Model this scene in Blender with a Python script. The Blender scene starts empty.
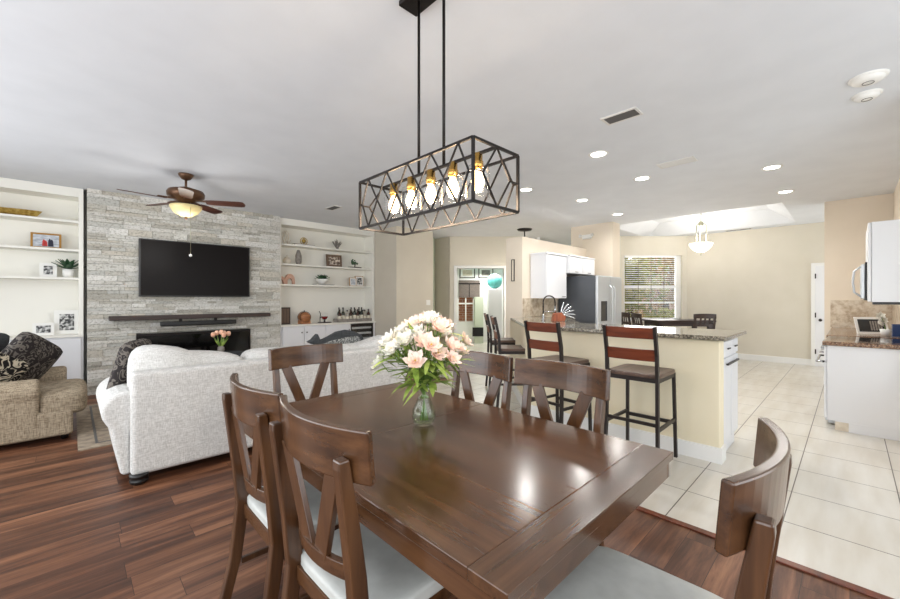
import bpy, bmesh, math, random
from mathutils import Vector, Matrix
PI = math.pi
R = math.radians
SC = bpy.context.scene
C = SC.collection
random.seed(7)

# ---------------------------------------------------------------- camera, world, light, exposure
cam = bpy.data.cameras.new('camera')
cam.sensor_width = 36.0
cam.lens = 389 / 900 * 36
cam.clip_start = 0.05
co = bpy.data.objects.new('camera', cam)
C.objects.link(co)
YAW = -44.2
co.location = (0, 0, 1.37)
co.rotation_euler = (PI / 2, 0, R(YAW))
SC.camera = co

SC.cycles.diffuse_bounces = 8
SC.cycles.transparent_max_bounces = 32
SC.view_settings.view_transform = 'Standard'
SC.view_settings.look = 'None'
SC.view_settings.gamma = 1
SC.view_settings.use_curve_mapping = False
SC.view_settings.exposure = 0.48

w = bpy.data.worlds.new('world')
SC.world = w
w.use_nodes = True
wn = w.node_tree
bgn = wn.nodes['Background']
bgn.inputs[0].default_value = (0.80, 0.90, 1.0, 1)
bgn.inputs[1].default_value = 0.75

def area(name, loc, rot, sx, sy, power, col=(1, 1, 1)):
    l = bpy.data.lights.new(name, 'AREA')
    l.shape = 'RECTANGLE'; l.size = sx; l.size_y = sy
    l.energy = power; l.color = col
    o = bpy.data.objects.new(name, l)
    o.location = loc; o.rotation_euler = [R(a) for a in rot]
    C.objects.link(o)
    return o
# room fill, added at assumed openings behind and beside the camera
area('fill_south', (1.2, -2.1, 1.55), (90, 0, 0), 5.5, 2.2, 66, (.97, .985, 1))
area('fill_west', (-2.1, 2.7, 1.5), (90, 0, -90), 7.5, 2.2, 128, (.96, .98, 1))
area('fill_nook', (9.8, -1.1, 1.2), (90, 0, 0), 1.9, 2.1, 15, (1, .99, .97))  # added lamp brightening the nook from an assumed door out of view
area('daylight_nook_window', (10.75, 3.65, 1.7), (90, 0, 135.8), 1.4, 1.6, 30, (1, .98, .95))
area('fill_kitchen', (5.2, -.42, 1.45), (96, 0, 0), .85, 1.9, 2.5, (.97, .985, 1))  # kitchen fill lamp, added in a made-up opening out of view
area('fill_den', (8.9, 7.6, 2.2), (0, 0, 0), 1.2, 1.2, 32, (1, .97, .92))  # overhead lamp added to brighten the room beyond the hall
def sunlamp():
    l = bpy.data.lights.new('sun', 'SUN'); l.energy = 3.5; l.angle = R(3); l.color = (1, .95, .86)
    o = bpy.data.objects.new('sun', l); o.rotation_euler = (R(50), 0, R(200)); C.objects.link(o)
sunlamp()

# ---------------------------------------------------------------- materials
def lin(c):
    return tuple(((v / 255) / 12.92 if v / 255 <= .04045 else ((v / 255 + .055) / 1.055) ** 2.4) for v in c[:3]) + (1,)

def base(name, col=(200, 200, 200), rough=.6, metal=0, spec=.5):
    m = bpy.data.materials.new(name); m.use_nodes = True
    b = m.node_tree.nodes['Principled BSDF']
    b.inputs['Base Color'].default_value = lin(col)
    b.inputs['Roughness'].default_value = rough
    b.inputs['Metallic'].default_value = metal
    b.inputs['Specular IOR Level'].default_value = spec
    return m, m.node_tree.nodes, m.node_tree.links, b

def coords(N, L, scale=(1, 1, 1), rot=(0, 0, 0)):
    t = N.new('ShaderNodeTexCoord'); mp = N.new('ShaderNodeMapping')
    mp.inputs['Scale'].default_value = scale
    mp.inputs['Rotation'].default_value = rot
    L.new(t.outputs['Object'], mp.inputs['Vector'])
    return mp.outputs['Vector']

def ramp(N, L, fac, stops):
    r = N.new('ShaderNodeValToRGB')
    while len(r.color_ramp.elements) < len(stops): r.color_ramp.elements.new(.5)
    for e, (p, c) in zip(r.color_ramp.elements, stops):
        e.position = p; e.color = lin(c)
    L.new(fac, r.inputs[0])
    return r.outputs[0]

def bump(N, L, b, h, strength=.3, dist=.01):
    n = N.new('ShaderNodeBump'); n.inputs['Strength'].default_value = strength
    n.inputs['Distance'].default_value = dist
    L.new(h, n.inputs['Height']); L.new(n.outputs[0], b.inputs['Normal'])

def noisy(name, c1, c2, scale=(5, 5, 5), nscale=1, rough=.6, metal=0, bmp=0, detail=4, spec=.5, lo=.35, hi=.65, dist=.005):
    m, N, L, b = base(name, c1, rough, metal, spec)
    v = coords(N, L, scale)
    n = N.new('ShaderNodeTexNoise'); n.inputs['Scale'].default_value = nscale; n.inputs['Detail'].default_value = detail
    L.new(v, n.inputs['Vector'])
    L.new(ramp(N, L, n.outputs[0], [(lo, c1), (hi, c2)]), b.inputs['Base Color'])
    if bmp: bump(N, L, b, n.outputs[0], bmp, dist)
    return m

def wood(name, dark, mid, light, axis=1, rough=.35, sc=1.0, coat=0):
    """fine grain running along the given local axis"""
    m, N, L, b = base(name, mid, rough)
    s = [28 * sc] * 3; s[axis] = 1.6 * sc
    v = coords(N, L, tuple(s))
    n = N.new('ShaderNodeTexNoise'); n.inputs['Scale'].default_value = 1; n.inputs['Detail'].default_value = 6
    n.inputs['Roughness'].default_value = .62
    L.new(v, n.inputs['Vector'])
    L.new(ramp(N, L, n.outputs[0], [(.3, dark), (.5, mid), (.72, light)]), b.inputs['Base Color'])
    bump(N, L, b, n.outputs[0], .03, .002)
    b.inputs['Coat Weight'].default_value = coat
    b.inputs['Coat Roughness'].default_value = .15
    return m

def glass(name, col=(255, 255, 255), rough=.02, ior=1.45, alpha=None):
    m = bpy.data.materials.new(name); m.use_nodes = True
    N = m.node_tree.nodes; L = m.node_tree.links
    N.remove(N['Principled BSDF'])
    tr = N.new('ShaderNodeBsdfTransparent'); tr.inputs[0].default_value = lin(col)
    gl = N.new('ShaderNodeBsdfGlossy'); gl.inputs['Roughness'].default_value = rough
    lw = N.new('ShaderNodeLayerWeight'); lw.inputs[0].default_value = .5
    pw = N.new('ShaderNodeMath'); pw.operation = 'POWER'; pw.inputs[1].default_value = 4
    L.new(lw.outputs['Facing'], pw.inputs[0])
    fr = N.new('ShaderNodeMath'); fr.operation = 'MULTIPLY_ADD'; fr.inputs[1].default_value = .5 * (ior - 1) / .45; fr.inputs[2].default_value = .03
    L.new(pw.outputs[0], fr.inputs[0])
    mx = N.new('ShaderNodeMixShader')
    L.new(fr.outputs[0], mx.inputs[0]); L.new(tr.outputs[0], mx.inputs[1]); L.new(gl.outputs[0], mx.inputs[2])
    L.new(mx.outputs[0], N['Material Output'].inputs[0])
    return m

def emit(name, col, s):
    m, N, L, b = base(name, col, .5)
    b.inputs['Emission Color'].default_value = lin(col)
    b.inputs['Emission Strength'].default_value = s
    return m

def plank_floor():
    m, N, L, b = base('wood_planks', (110, 70, 50), .40, 0, .35)
    v = coords(N, L)
    def mth(op, a, b2=None):
        q = N.new('ShaderNodeMath'); q.operation = op
        for i, u in enumerate((a, b2)):
            if u is None: continue
            if isinstance(u, (int, float)): q.inputs[i].default_value = u
            else: L.new(u, q.inputs[i])
        return q.outputs[0]
    sp = N.new('ShaderNodeSeparateXYZ'); L.new(v, sp.inputs[0])
    row = mth('FLOOR', mth('DIVIDE', sp.outputs[1], .165))
    sh = mth('FRACT', mth('MULTIPLY', mth('SINE', mth('MULTIPLY', row, 12.9898)), 437.58))
    cb = N.new('ShaderNodeCombineXYZ'); L.new(mth('ADD', sp.outputs[0], mth('MULTIPLY', sh, 1.25)), cb.inputs[0]); L.new(sp.outputs[1], cb.inputs[1])
    v = cb.outputs[0]
    br = N.new('ShaderNodeTexBrick')
    br.inputs['Scale'].default_value = 1
    br.inputs['Brick Width'].default_value = 1.25
    br.inputs['Row Height'].default_value = .165
    br.inputs['Mortar Size'].default_value = .0015
    br.inputs['Mortar Smooth'].default_value = .2
    br.offset = 0
    br.inputs['Color1'].default_value = (0, 0, 0, 1); br.inputs['Color2'].default_value = (1, 1, 1, 1)
    br.inputs['Mortar'].default_value = (.5, .5, .5, 1)
    L.new(v, br.inputs['Vector'])
    v2 = coords(N, L, (.8, 9, 1))
    add = N.new('ShaderNodeVectorMath'); add.operation = 'ADD'
    sc = N.new('ShaderNodeVectorMath'); sc.operation = 'SCALE'; sc.inputs['Scale'].default_value = 9
    L.new(br.outputs['Color'], sc.inputs[0]); L.new(sc.outputs[0], add.inputs[0]); L.new(v2, add.inputs[1])
    n = N.new('ShaderNodeTexNoise'); n.inputs['Scale'].default_value = 1.3; n.inputs['Detail'].default_value = 7
    n.inputs['Roughness'].default_value = .66; n.inputs['Distortion'].default_value = .4
    L.new(add.outputs[0], n.inputs['Vector'])
    mul = N.new('ShaderNodeMath'); mul.operation = 'MULTIPLY_ADD'; mul.inputs[1].default_value = .20; 
    L.new(br.outputs['Color'], mul.inputs[0]); L.new(n.outputs[0], mul.inputs[2])
    col = ramp(N, L, mul.outputs[0], [(.38, (52, 30, 20)), (.54, (84, 52, 36)), (.66, (112, 73, 51)), (.82, (148, 103, 75))])
    mx = N.new('ShaderNodeMix'); mx.data_type = 'RGBA'
    L.new(br.outputs['Fac'], mx.inputs['Factor']); L.new(col, mx.inputs['A']); mx.inputs['B'].default_value = lin((48, 28, 20))
    L.new(mx.outputs['Result'], b.inputs['Base Color'])
    bump(N, L, b, n.outputs[0], .10, .002)
    return m

def tile_floor():
    m, N, L, b = base('cream_tile', (225, 218, 203), .28)
    t = N.new('ShaderNodeTexCoord'); mp = N.new('ShaderNodeMapping')
    mp.inputs['Location'].default_value = (-3.157 + .525 * 10, -.290 + .526 * 10, 0)
    L.new(t.outputs['Object'], mp.inputs['Vector'])
    br = N.new('ShaderNodeTexBrick'); br.offset = 0; br.squash = 1
    br.inputs['Scale'].default_value = 1
    br.inputs['Brick Width'].default_value = .525; br.inputs['Row Height'].default_value = .526
    br.inputs['Mortar Size'].default_value = .0035; br.inputs['Mortar Smooth'].default_value = .1
    br.inputs['Color1'].default_value = lin((215, 211, 203)); br.inputs['Color2'].default_value = lin((209, 205, 196))
    br.inputs['Mortar'].default_value = lin((84, 74, 64))
    L.new(mp.outputs[0], br.inputs['Vector'])
    n = N.new('ShaderNodeTexNoise'); n.inputs['Scale'].default_value = 1.5; n.inputs['Detail'].default_value = 5
    mp2 = N.new('ShaderNodeMapping'); mp2.inputs['Scale'].default_value = (1, 6, 1)
    L.new(t.outputs['Object'], mp2.inputs['Vector']); L.new(mp2.outputs[0], n.inputs['Vector'])
    mx = N.new('ShaderNodeMix'); mx.data_type = 'RGBA'; mx.blend_type = 'MULTIPLY'; mx.inputs['Factor'].default_value = .5
    L.new(br.outputs['Color'], mx.inputs['A'])
    L.new(ramp(N, L, n.outputs[0], [(.35, (225, 218, 206)), (.65, (255, 255, 255))]), mx.inputs['B'])
    L.new(mx.outputs['Result'], b.inputs['Base Color'])
    return m

def fabric(name, c1, c2, weave=(160, 160, 14), rough=.95, lo=.38, hi=.62):
    m, N, L, b = base(name, c1, rough, 0, .15)
    f = []
    for s in (weave, (weave[2], weave[2], weave[0])):
        n = N.new('ShaderNodeTexNoise'); n.inputs['Scale'].default_value = 1; n.inputs['Detail'].default_value = 3
        L.new(coords(N, L, s), n.inputs['Vector']); f.append(n.outputs[0])
    a = N.new('ShaderNodeMath'); a.operation = 'ADD'; L.new(f[0], a.inputs[0]); L.new(f[1], a.inputs[1])
    h = N.new('ShaderNodeMath'); h.operation = 'MULTIPLY'; h.inputs[1].default_value = .5; L.new(a.outputs[0], h.inputs[0])
    L.new(ramp(N, L, h.outputs[0], [(lo, c2), (hi, c1)]), b.inputs['Base Color'])
    bump(N, L, b, h.outputs[0], .35, .004)
    return m

def floral(name, dark, light, scale=14):
    m, N, L, b = base(name, dark, .9, 0, .2)
    v = coords(N, L, (scale,) * 3)
    n = N.new('ShaderNodeTexNoise'); n.inputs['Scale'].default_value = 1.0; n.inputs['Detail'].default_value = 1; n.inputs['Distortion'].default_value = 2.2
    L.new(v, n.inputs['Vector'])
    wv = N.new('ShaderNodeMath'); wv.operation = 'MULTIPLY'; wv.inputs[1].default_value = 26; L.new(n.outputs[0], wv.inputs[0])
    s = N.new('ShaderNodeMath'); s.operation = 'SINE'; L.new(wv.outputs[0], s.inputs[0])
    L.new(ramp(N, L, s.outputs[0], [(.1, dark), (.75, light)]), b.inputs['Base Color'])
    return m

def granite(name, cols, scale=60, rough=.12):
    m, N, L, b = base(name, cols[1], rough)
    v = coords(N, L, (scale,) * 3)
    n = N.new('ShaderNodeTexNoise'); n.inputs['Scale'].default_value = 1; n.inputs['Detail'].default_value = 3; n.inputs['Roughness'].default_value = .7
    L.new(v, n.inputs['Vector'])
    L.new(ramp(N, L, n.outputs[0], [(.38, cols[0]), (.5, cols[1]), (.62, cols[2])]), b.inputs['Base Color'])
    return m

def stone_mat():
    m, N, L, b = base('ledger_stone', (190, 188, 180), .85)
    at = N.new('ShaderNodeAttribute'); at.attribute_name = 'stone'
    v = coords(N, L, (34, 34, 48))
    n = N.new('ShaderNodeTexNoise'); n.inputs['Scale'].default_value = 1; n.inputs['Detail'].default_value = 6; n.inputs['Roughness'].default_value = .7
    L.new(v, n.inputs['Vector'])
    mx = N.new('ShaderNodeMix'); mx.data_type = 'RGBA'; mx.blend_type = 'MULTIPLY'; mx.inputs['Factor'].default_value = .75
    L.new(at.outputs['Color'], mx.inputs['A'])
    L.new(ramp(N, L, n.outputs[0], [(.36, (160, 156, 146)), (.48, (238, 236, 231)), (.7, (255, 255, 255))]), mx.inputs['B'])
    L.new(mx.outputs['Result'], b.inputs['Base Color'])
    bump(N, L, b, n.outputs[0], .8, .012)
    return m

M = {}
M['ceiling'] = noisy('ceiling_paint', (218, 221, 226), (222, 225, 230), (3, 3, 3), 1, .9, bmp=.02)
M['wall'] = noisy('beige_paint', (211, 205, 190), (215, 209, 195), (2, 2, 2), 1, .85)
M['wallk'] = noisy('warm_beige_paint', (226, 214, 196), (230, 218, 201), (2, 2, 2), 1, .85)
M['wallbar'] = noisy('bar_wall_paint', (228, 218, 190), (232, 222, 196), (2, 2, 2), 1, .85)
M['wallg'] = noisy('greige_paint', (205, 197, 182), (210, 202, 187), (2, 2, 2), 1, .85)
M['white'] = base('white_paint', (232, 232, 230), .45)[0]
M['shelf'] = base('shelf_paint', (236, 234, 226), .5)[0]
M['cab'] = base('cabinet_white', (226, 227, 230), .35)[0]
M['planks'] = plank_floor()
M['tile'] = tile_floor()
M['stone'] = stone_mat()
M['table'] = wood('walnut_tabletop', (58, 37, 23), (82, 54, 34), (98, 67, 43), 1, .2, .9, .3)
M['tablex'] = wood('walnut_border', (58, 37, 23), (80, 53, 33), (95, 65, 42), 0, .2, .9, .3)
M['chair'] = wood('chair_walnut', (52, 32, 19), (76, 49, 29), (98, 66, 41), 2, .28, .8, .3)
M['chairx'] = wood('chair_walnut_rail', (52, 32, 19), (76, 49, 29), (98, 66, 41), 0, .26, .8, .3)
M['seat'] = noisy('seat_leather', (196, 198, 194), (182, 184, 180), (12, 12, 12), 1, .5, bmp=.1)
M['black'] = base('black_metal', (38, 34, 33), .4, .7)[0]
M['bronze'] = base('stool_metal', (52, 46, 44), .42, .5)[0]
M['stoolwood'] = wood('stool_wood', (72, 32, 18), (104, 48, 27), (122, 62, 38), 0, .3, .9)
M['stoolseat'] = wood('stool_seat', (66, 50, 42), (90, 70, 60), (112, 90, 78), 1, .4, .9)
M['brass'] = base('brass', (214, 170, 90), .25, 1)[0]
M['glass'] = glass('clear_glass')
M['vglass'] = glass('vase_glass', (250, 252, 250))
M['bulb'] = emit('warm_bulb', (255, 214, 160), 9)
M['down'] = emit('downlight_lens', (255, 250, 240), 9)
M['bowlglow'] = emit('frosted_glow', (255, 250, 240), 2.2)
M['amber'] = base('amber_glass', (226, 208, 150), .3)[0]
M['sofa'] = fabric('sofa_tweed', (222, 221, 218), (184, 182, 178), (230, 230, 30))
M['tan'] = fabric('loveseat_linen', (176, 162, 140), (120, 106, 88), (150, 150, 18))
M['pillowf'] = floral('dark_floral', (50, 46, 46), (112, 106, 100), 9)
M['pillowb'] = floral('bold_floral', (30, 28, 28), (190, 180, 160), 7)
M['charcoal'] = fabric('charcoal_cloth', (74, 76, 78), (56, 58, 60))
M['whale'] = floral('grey_scroll', (74, 76, 76), (176, 176, 172), 16)
M['rug'] = noisy('rug_pile', (150, 134, 116), (116, 102, 92), (9, 9, 9), 1, .95, bmp=.3)
M['rugb'] = noisy('rug_border', (164, 150, 130), (132, 118, 104), (14, 14, 14), 1, .95, bmp=.3)
M['darkwood'] = wood('espresso_wood', (36, 24, 20), (54, 38, 32), (70, 52, 44), 0, .4)
M['tv'] = base('tv_screen', (22, 18, 17), .3, 0, .1)[0]
M['tvf'] = base('tv_bezel', (14, 13, 13), .35)[0]
M['fireglass'] = base('fire_glass', (10, 9, 9), .08)[0]
M['granite'] = granite('bar_granite', ((62, 58, 50), (112, 104, 90), (176, 168, 150)))
M['graniteb'] = granite('brown_granite', ((58, 38, 26), (116, 84, 60), (170, 140, 112)), 70)
M['steel'] = base('stainless', (196, 199, 202), .38, .6)[0]
M['steeld'] = noisy('fridge_side', (72, 75, 80), (80, 83, 88), (2, 2, 2), 1, .4, .3)
M['chrome'] = base('chrome', (200, 202, 204), .15, 1)[0]
M['nickel'] = base('brushed_nickel', (178, 176, 152), .3, .8)[0]
M['blackgl'] = base('black_glass', (16, 16, 18), .06)[0]
M['splash'] = granite('backsplash_stone', ((176, 156, 132), (200, 184, 160), (216, 204, 186)), 9, .4)
M['vent'] = base('vent_white', (214, 212, 208), .5)[0]
M['ventd'] = base('vent_dark', (92, 90, 88), .6)[0]
M['plastic'] = base('white_plastic', (235, 234, 230), .4)[0]
M['leaf'] = noisy('leaf_green', (122, 148, 56), (186, 204, 104), (20, 20, 20), 1, .5)
M['stem'] = noisy('stem_green', (92, 128, 56), (130, 160, 80), (20, 20, 20), 1, .5)
M['dleaf'] = noisy('dark_leaf', (36, 66, 44), (62, 98, 66), (20, 20, 20), 1, .5)
M['petalw'] = noisy('white_petal', (244, 242, 236), (238, 234, 222), (20, 20, 20), 1, .6)
M['petalp'] = noisy('pink_petal', (253, 226, 212), (251, 240, 230), (20, 20, 20), 1, .6)
M['tulip'] = noisy('tulip_petal', (240, 176, 142), (246, 206, 180), (30, 30, 30), 1, .6)
M['yellow'] = base('stamen', (222, 190, 96), .6)[0]
M['blade'] = wood('fan_blade', (46, 26, 20), (76, 44, 34), (98, 60, 46), 0, .35)
M['fanmetal'] = base('antique_bronze', (104, 76, 56), .35, .6)[0]
M['gold'] = noisy('gold_leaf', (168, 136, 62), (206, 178, 104), (30, 30, 30), 1, .35, .6)
M['goldf'] = base('gold_frame', (168, 124, 58), .35, .4)[0]
M['woodf'] = base('brown_frame', (104, 82, 66), .5)[0]
M['mat'] = base('photo_mat', (236, 234, 230), .7)[0]
M['photo'] = noisy('photo_mono', (44, 44, 46), (206, 206, 204), (26, 26, 26), 1, .4, lo=.42, hi=.6)
M['photow'] = noisy('photo_sepia', (86, 66, 52), (226, 214, 200), (18, 18, 18), 1, .4, lo=.42, hi=.6)
M['snow'] = noisy('photo_snow', (210, 214, 220), (150, 156, 166), (14, 14, 40), 1, .4)
M['red'] = base('red_coat', (196, 60, 56), .6)[0]
M['navy'] = base('navy_coat', (42, 42, 62), .6)[0]
M['grey'] = noisy('grey_ceramic', (148, 142, 136), (120, 114, 108), (20, 20, 20), 1, .6)
M['cream'] = noisy('cream_ceramic', (222, 212, 196), (206, 194, 176), (20, 20, 20), 1, .6)
M['pinkc'] = noisy('rose_clay', (206, 166, 146), (190, 148, 128), (20, 20, 20), 1, .6)
M['barrel'] = wood('barrel_oak', (110, 66, 36), (158, 102, 62), (188, 132, 88), 0, .5)
M['block'] = wood('block_wood', (118, 54, 26), (160, 82, 44), (178, 98, 58), 2, .4)
M['wine'] = base('red_wine', (120, 14, 20), .1)[0]
M['amberb'] = base('amber_bottle', (58, 28, 12), .1)[0]
M['greenb'] = base('green_bottle', (22, 32, 18), .1)[0]
M['clearb'] = base('pale_bottle', (176, 170, 158), .1)[0]
M['label'] = base('paper_label', (222, 214, 196), .7)[0]
M['teal'] = base('teal_vinyl', (96, 184, 180), .3)[0]
M['brick'] = None
M['grass'] = noisy('lawn', (104, 116, 46), (150, 150, 70), (3, 3, 3), 1, .95)
M['foliage'] = noisy('tree_leaves', (104, 112, 40), (178, 170, 84), (2, 2, 2), 1, .8)
M['foliageb'] = noisy('brown_leaves', (140, 104, 58), (190, 162, 104), (2, 2, 2), 1, .8)
M['bark'] = noisy('bark', (92, 74, 60), (120, 100, 84), (6, 6, 1), 1, .9)
M['house'] = base('house_pink', (206, 172, 158), .9)[0]
M['taupe'] = fabric('taupe_shade', (122, 112, 106), (98, 90, 86))
M['sage'] = base('sage_paint', (196, 204, 184), .8)[0]
M['blue'] = base('blue_cover', (52, 78, 130), .5)[0]
M['screen'] = base('tablet_screen', (44, 46, 50), .15)[0]

def brickmat():
    m, N, L, b = base('orange_brick', (196, 138, 104), .9)
    br = N.new('ShaderNodeTexBrick'); br.inputs['Scale'].default_value = 1
    br.inputs['Brick Width'].default_value = .22; br.inputs['Row Height'].default_value = .08; br.inputs['Mortar Size'].default_value = .008
    br.inputs['Color1'].default_value = lin((200, 142, 106)); br.inputs['Color2'].default_value = lin((176, 116, 84)); br.inputs['Mortar'].default_value = lin((214, 196, 180))
    L.new(coords(N, L, (1, 1, 1), (PI / 2, 0, 0)), br.inputs['Vector']); L.new(br.outputs[0], b.inputs['Base Color'])
    return m
M['brick'] = brickmat()

# ---------------------------------------------------------------- geometry helpers
def B(): return bmesh.new()

def box(bm, x0, x1, y0, y1, z0, z1):
    vs = [bm.verts.new(p) for p in ((x0, y0, z0), (x1, y0, z0), (x1, y1, z0), (x0, y1, z0), (x0, y0, z1), (x1, y0, z1), (x1, y1, z1), (x0, y1, z1))]
    fs = [bm.faces.new([vs[i] for i in f]) for f in ((0, 3, 2, 1), (4, 5, 6, 7), (0, 1, 5, 4), (1, 2, 6, 5), (2, 3, 7, 6), (3, 0, 4, 7))]
    return vs, fs

def hexa(bm, pts):
    vs = [bm.verts.new(p) for p in pts]
    for f in ((0, 3, 2, 1), (4, 5, 6, 7), (0, 1, 5, 4), (1, 2, 6, 5), (2, 3, 7, 6), (3, 0, 4, 7)): bm.faces.new([vs[i] for i in f])

def bar(bm, a, b, wx, wy=None, up=(0, 0, 1)):
    """rectangular bar from a to b; wx along side, wy along 'up' side"""
    wy = wx if wy is None else wy
    a = Vector(a); b = Vector(b); d = (b - a).normalized()
    u = Vector(up)
    if abs(d.dot(u)) > .99: u = Vector((0, 1, 0))
    s = d.cross(u).normalized(); u = s.cross(d).normalized()
    P = []
    for p in (a, b):
        for (i, j) in ((-1, -1), (1, -1), (1, 1), (-1, 1)):
            P.append(p + s * (i * wx / 2) + u * (j * wy / 2))
    hexa(bm, P)

def tube(bm, pts, rad, seg=8, closed=False, smooth=True, caps=True):
    pts = [Vector(p) for p in pts]; n = len(pts)
    rads = rad if isinstance(rad, (list, tuple)) else [rad] * n
    rings = []; prev = None
    for i, p in enumerate(pts):
        if closed: d = pts[(i + 1) % n] - pts[i - 1]
        else: d = pts[min(i + 1, n - 1)] - pts[max(i - 1, 0)]
        d.normalize()
        if prev is None:
            a = Vector((0, 0, 1)) if abs(d.z) < .9 else Vector((1, 0, 0))
            s = d.cross(a).normalized()
        else:
            s = (prev - d * prev.dot(d)).normalized()
        prev = s; t = d.cross(s)
        rings.append([bm.verts.new(p + (s * math.cos(2 * PI * k / seg) + t * math.sin(2 * PI * k / seg)) * rads[i]) for k in range(seg)])
    m = n if closed else n - 1
    for i in range(m):
        r0, r1 = rings[i], rings[(i + 1) % n]
        for k in range(seg):
            f = bm.faces.new((r0[k], r0[(k + 1) % seg], r1[(k + 1) % seg], r1[k])); f.smooth = smooth
    if not closed and caps:
        bm.faces.new(rings[0][::-1]); bm.faces.new(rings[-1])

def lathe(bm, prof, seg=20, c=(0, 0, 0), smooth=True):
    rings = []
    for r, z in prof:
        if r < 1e-5: rings.append([bm.verts.new((c[0], c[1], c[2] + z))])
        else: rings.append([bm.verts.new((c[0] + r * math.cos(2 * PI * k / seg), c[1] + r * math.sin(2 * PI * k / seg), c[2] + z)) for k in range(seg)])
    for a, b in zip(rings, rings[1:]):
        for k in range(seg):
            k2 = (k + 1) % seg
            if len(a) == 1 and len(b) == 1: continue
            if len(a) == 1: f = bm.faces.new((a[0], b[k2], b[k]))
            elif len(b) == 1: f = bm.faces.new((a[k], a[k2], b[0]))
            else: f = bm.faces.new((a[k], a[k2], b[k2], b[k]))
            f.smooth = smooth

def cyl(bm, c, r, z0, z1, seg=20, r2=None):
    r2 = r if r2 is None else r2
    lathe(bm, [(0, z0), (r, z0)], seg, c, False); lathe(bm, [(r, z0), (r2, z1)], seg, c); lathe(bm, [(r2, z1), (0, z1)], seg, c, False)
    bmesh.ops.remove_doubles(bm, verts=bm.verts, dist=1e-6)

def ball(bm, c, r, sub=2, sc=(1, 1, 1)):
    m = Matrix.Translation(c) @ Matrix.Diagonal((r * sc[0], r * sc[1], r * sc[2], 1))
    g = bmesh.ops.create_icosphere(bm, subdivisions=sub, radius=1, matrix=m)
    for v in g['verts']:
        for f in v.link_faces: f.smooth = True

def prism(bm, poly, z0, z1, plane='xy'):
    def P(a, b, h): return {'xy': (a, b, h), 'xz': (a, h, b), 'yz': (h, a, b)}[plane]
    lo = [bm.verts.new(P(a, b, z0)) for a, b in poly]; hi = [bm.verts.new(P(a, b, z1)) for a, b in poly]
    bm.faces.new(lo[::-1]); bm.faces.new(hi)
    n = len(poly)
    for i in range(n): bm.faces.new((lo[i], lo[(i + 1) % n], hi[(i + 1) % n], hi[i]))

def curved_board(bm, hw, z0, z1, yend, sag, th, n=12, zc=0, lean=0):
    """board spanning x -hw..hw whose middle bows to -y by sag; lean shifts top in y"""
    rings = []
    for i in range(n + 1):
        x = -hw + 2 * hw * i / n; q = 1 - (x / hw) ** 2
        y = yend - sag * q
        sl = math.atan2(2 * sag * x / hw ** 2, 1)
        nx, ny = -math.sin(sl) * th / 2, math.cos(sl) * th / 2
        rings.append([bm.verts.new(p) for p in ((x - nx, y - ny, z0), (x + nx, y + ny, z0), (x + nx, y + ny + lean, z1 + zc * q), (x - nx, y - ny + lean, z1 + zc * q))])
    for a, b in zip(rings, rings[1:]):
        for k in range(4):
            f = bm.faces.new((a[k], b[k], b[(k + 1) % 4], a[(k + 1) % 4]))
    bm.faces.new(rings[0]); bm.faces.new(rings[-1][::-1])

def cushion(bm, cx, cy, cz, sx, sy, sz, k=3.2, seg=20, fn=None):
    """soft superellipsoid pad"""
    g = bmesh.ops.create_cube(bm, size=2)
    bmesh.ops.subdivide_edges(bm, edges=list({e for v in g['verts'] for e in v.link_edges}), cuts=9, use_grid_fill=True)
    vs = [v for v in bm.verts if not v.tag]
    for v in vs:
        v.tag = True
        x, y, z = v.co
        n = (abs(x) ** k + abs(y) ** k + abs(z) ** k) ** (1 / k)
        x, y, z = x / n, y / n, z / n
        p = Vector((cx + x * sx / 2, cy + y * sy / 2, cz + z * sz / 2))
        if fn: p = fn(p, x, y, z)
        v.co = p
        for f in v.link_faces: f.smooth = True

def obj(name, bm, m, parent=None, bevel=0, seg=2, loc=None, rot=None):
    bmesh.ops.recalc_face_normals(bm, faces=bm.faces)
    me = bpy.data.meshes.new(name); bm.to_mesh(me); bm.free()
    mats = m if isinstance(m, (list, tuple)) else [m]
    for q in mats: me.materials.append(q)
    o = bpy.data.objects.new(name, me); C.objects.link(o)
    if parent: o.parent = parent
    if bevel:
        b = o.modifiers.new('bevel', 'BEVEL'); b.width = bevel; b.segments = seg; b.limit_method = 'ANGLE'; b.angle_limit = R(40)
    if loc: o.location = loc
    if rot: o.rotation_euler = rot
    return o

def tag(o, label, cat, group=None, kind=None):
    o['label'] = label; o['category'] = cat
    if group: o['group'] = group
    if kind: o['kind'] = kind
    return o

def thing(name, label, cat, loc=(0, 0, 0), rz=0, group=None):
    o = bpy.data.objects.new(name, None); C.objects.link(o)
    o.empty_display_size = .1
    o.location = loc; o.rotation_euler = (0, 0, R(rz))
    return tag(o, label, cat, group)

def struct(name, bm, m, parent=None, bevel=0, loc=None, rot=None):
    o = obj(name, bm, m, parent, bevel, 2, loc, rot)
    if not parent: o['kind'] = 'structure'
    return o

def dup(root, loc, rz=0, label=None, group=None):
    r = root.copy(); C.objects.link(r); r.location = loc; r.rotation_euler = (0, 0, R(rz))
    if label: r['label'] = label
    if group: r['group'] = group
    def rec(src, dst):
        for ch in list(src.children):
            c = ch.copy(); C.objects.link(c); c.parent = dst
            rec(ch, c)
    rec(root, r)
    return r

FR = (0, 0, R(YAW))       # walls that stand at 45 degrees to the others share this turn about the origin
H = 2.95
def nk(s, d): return (s * .7169 + d * .6972, -s * .6972 + d * .7169, 0)

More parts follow.
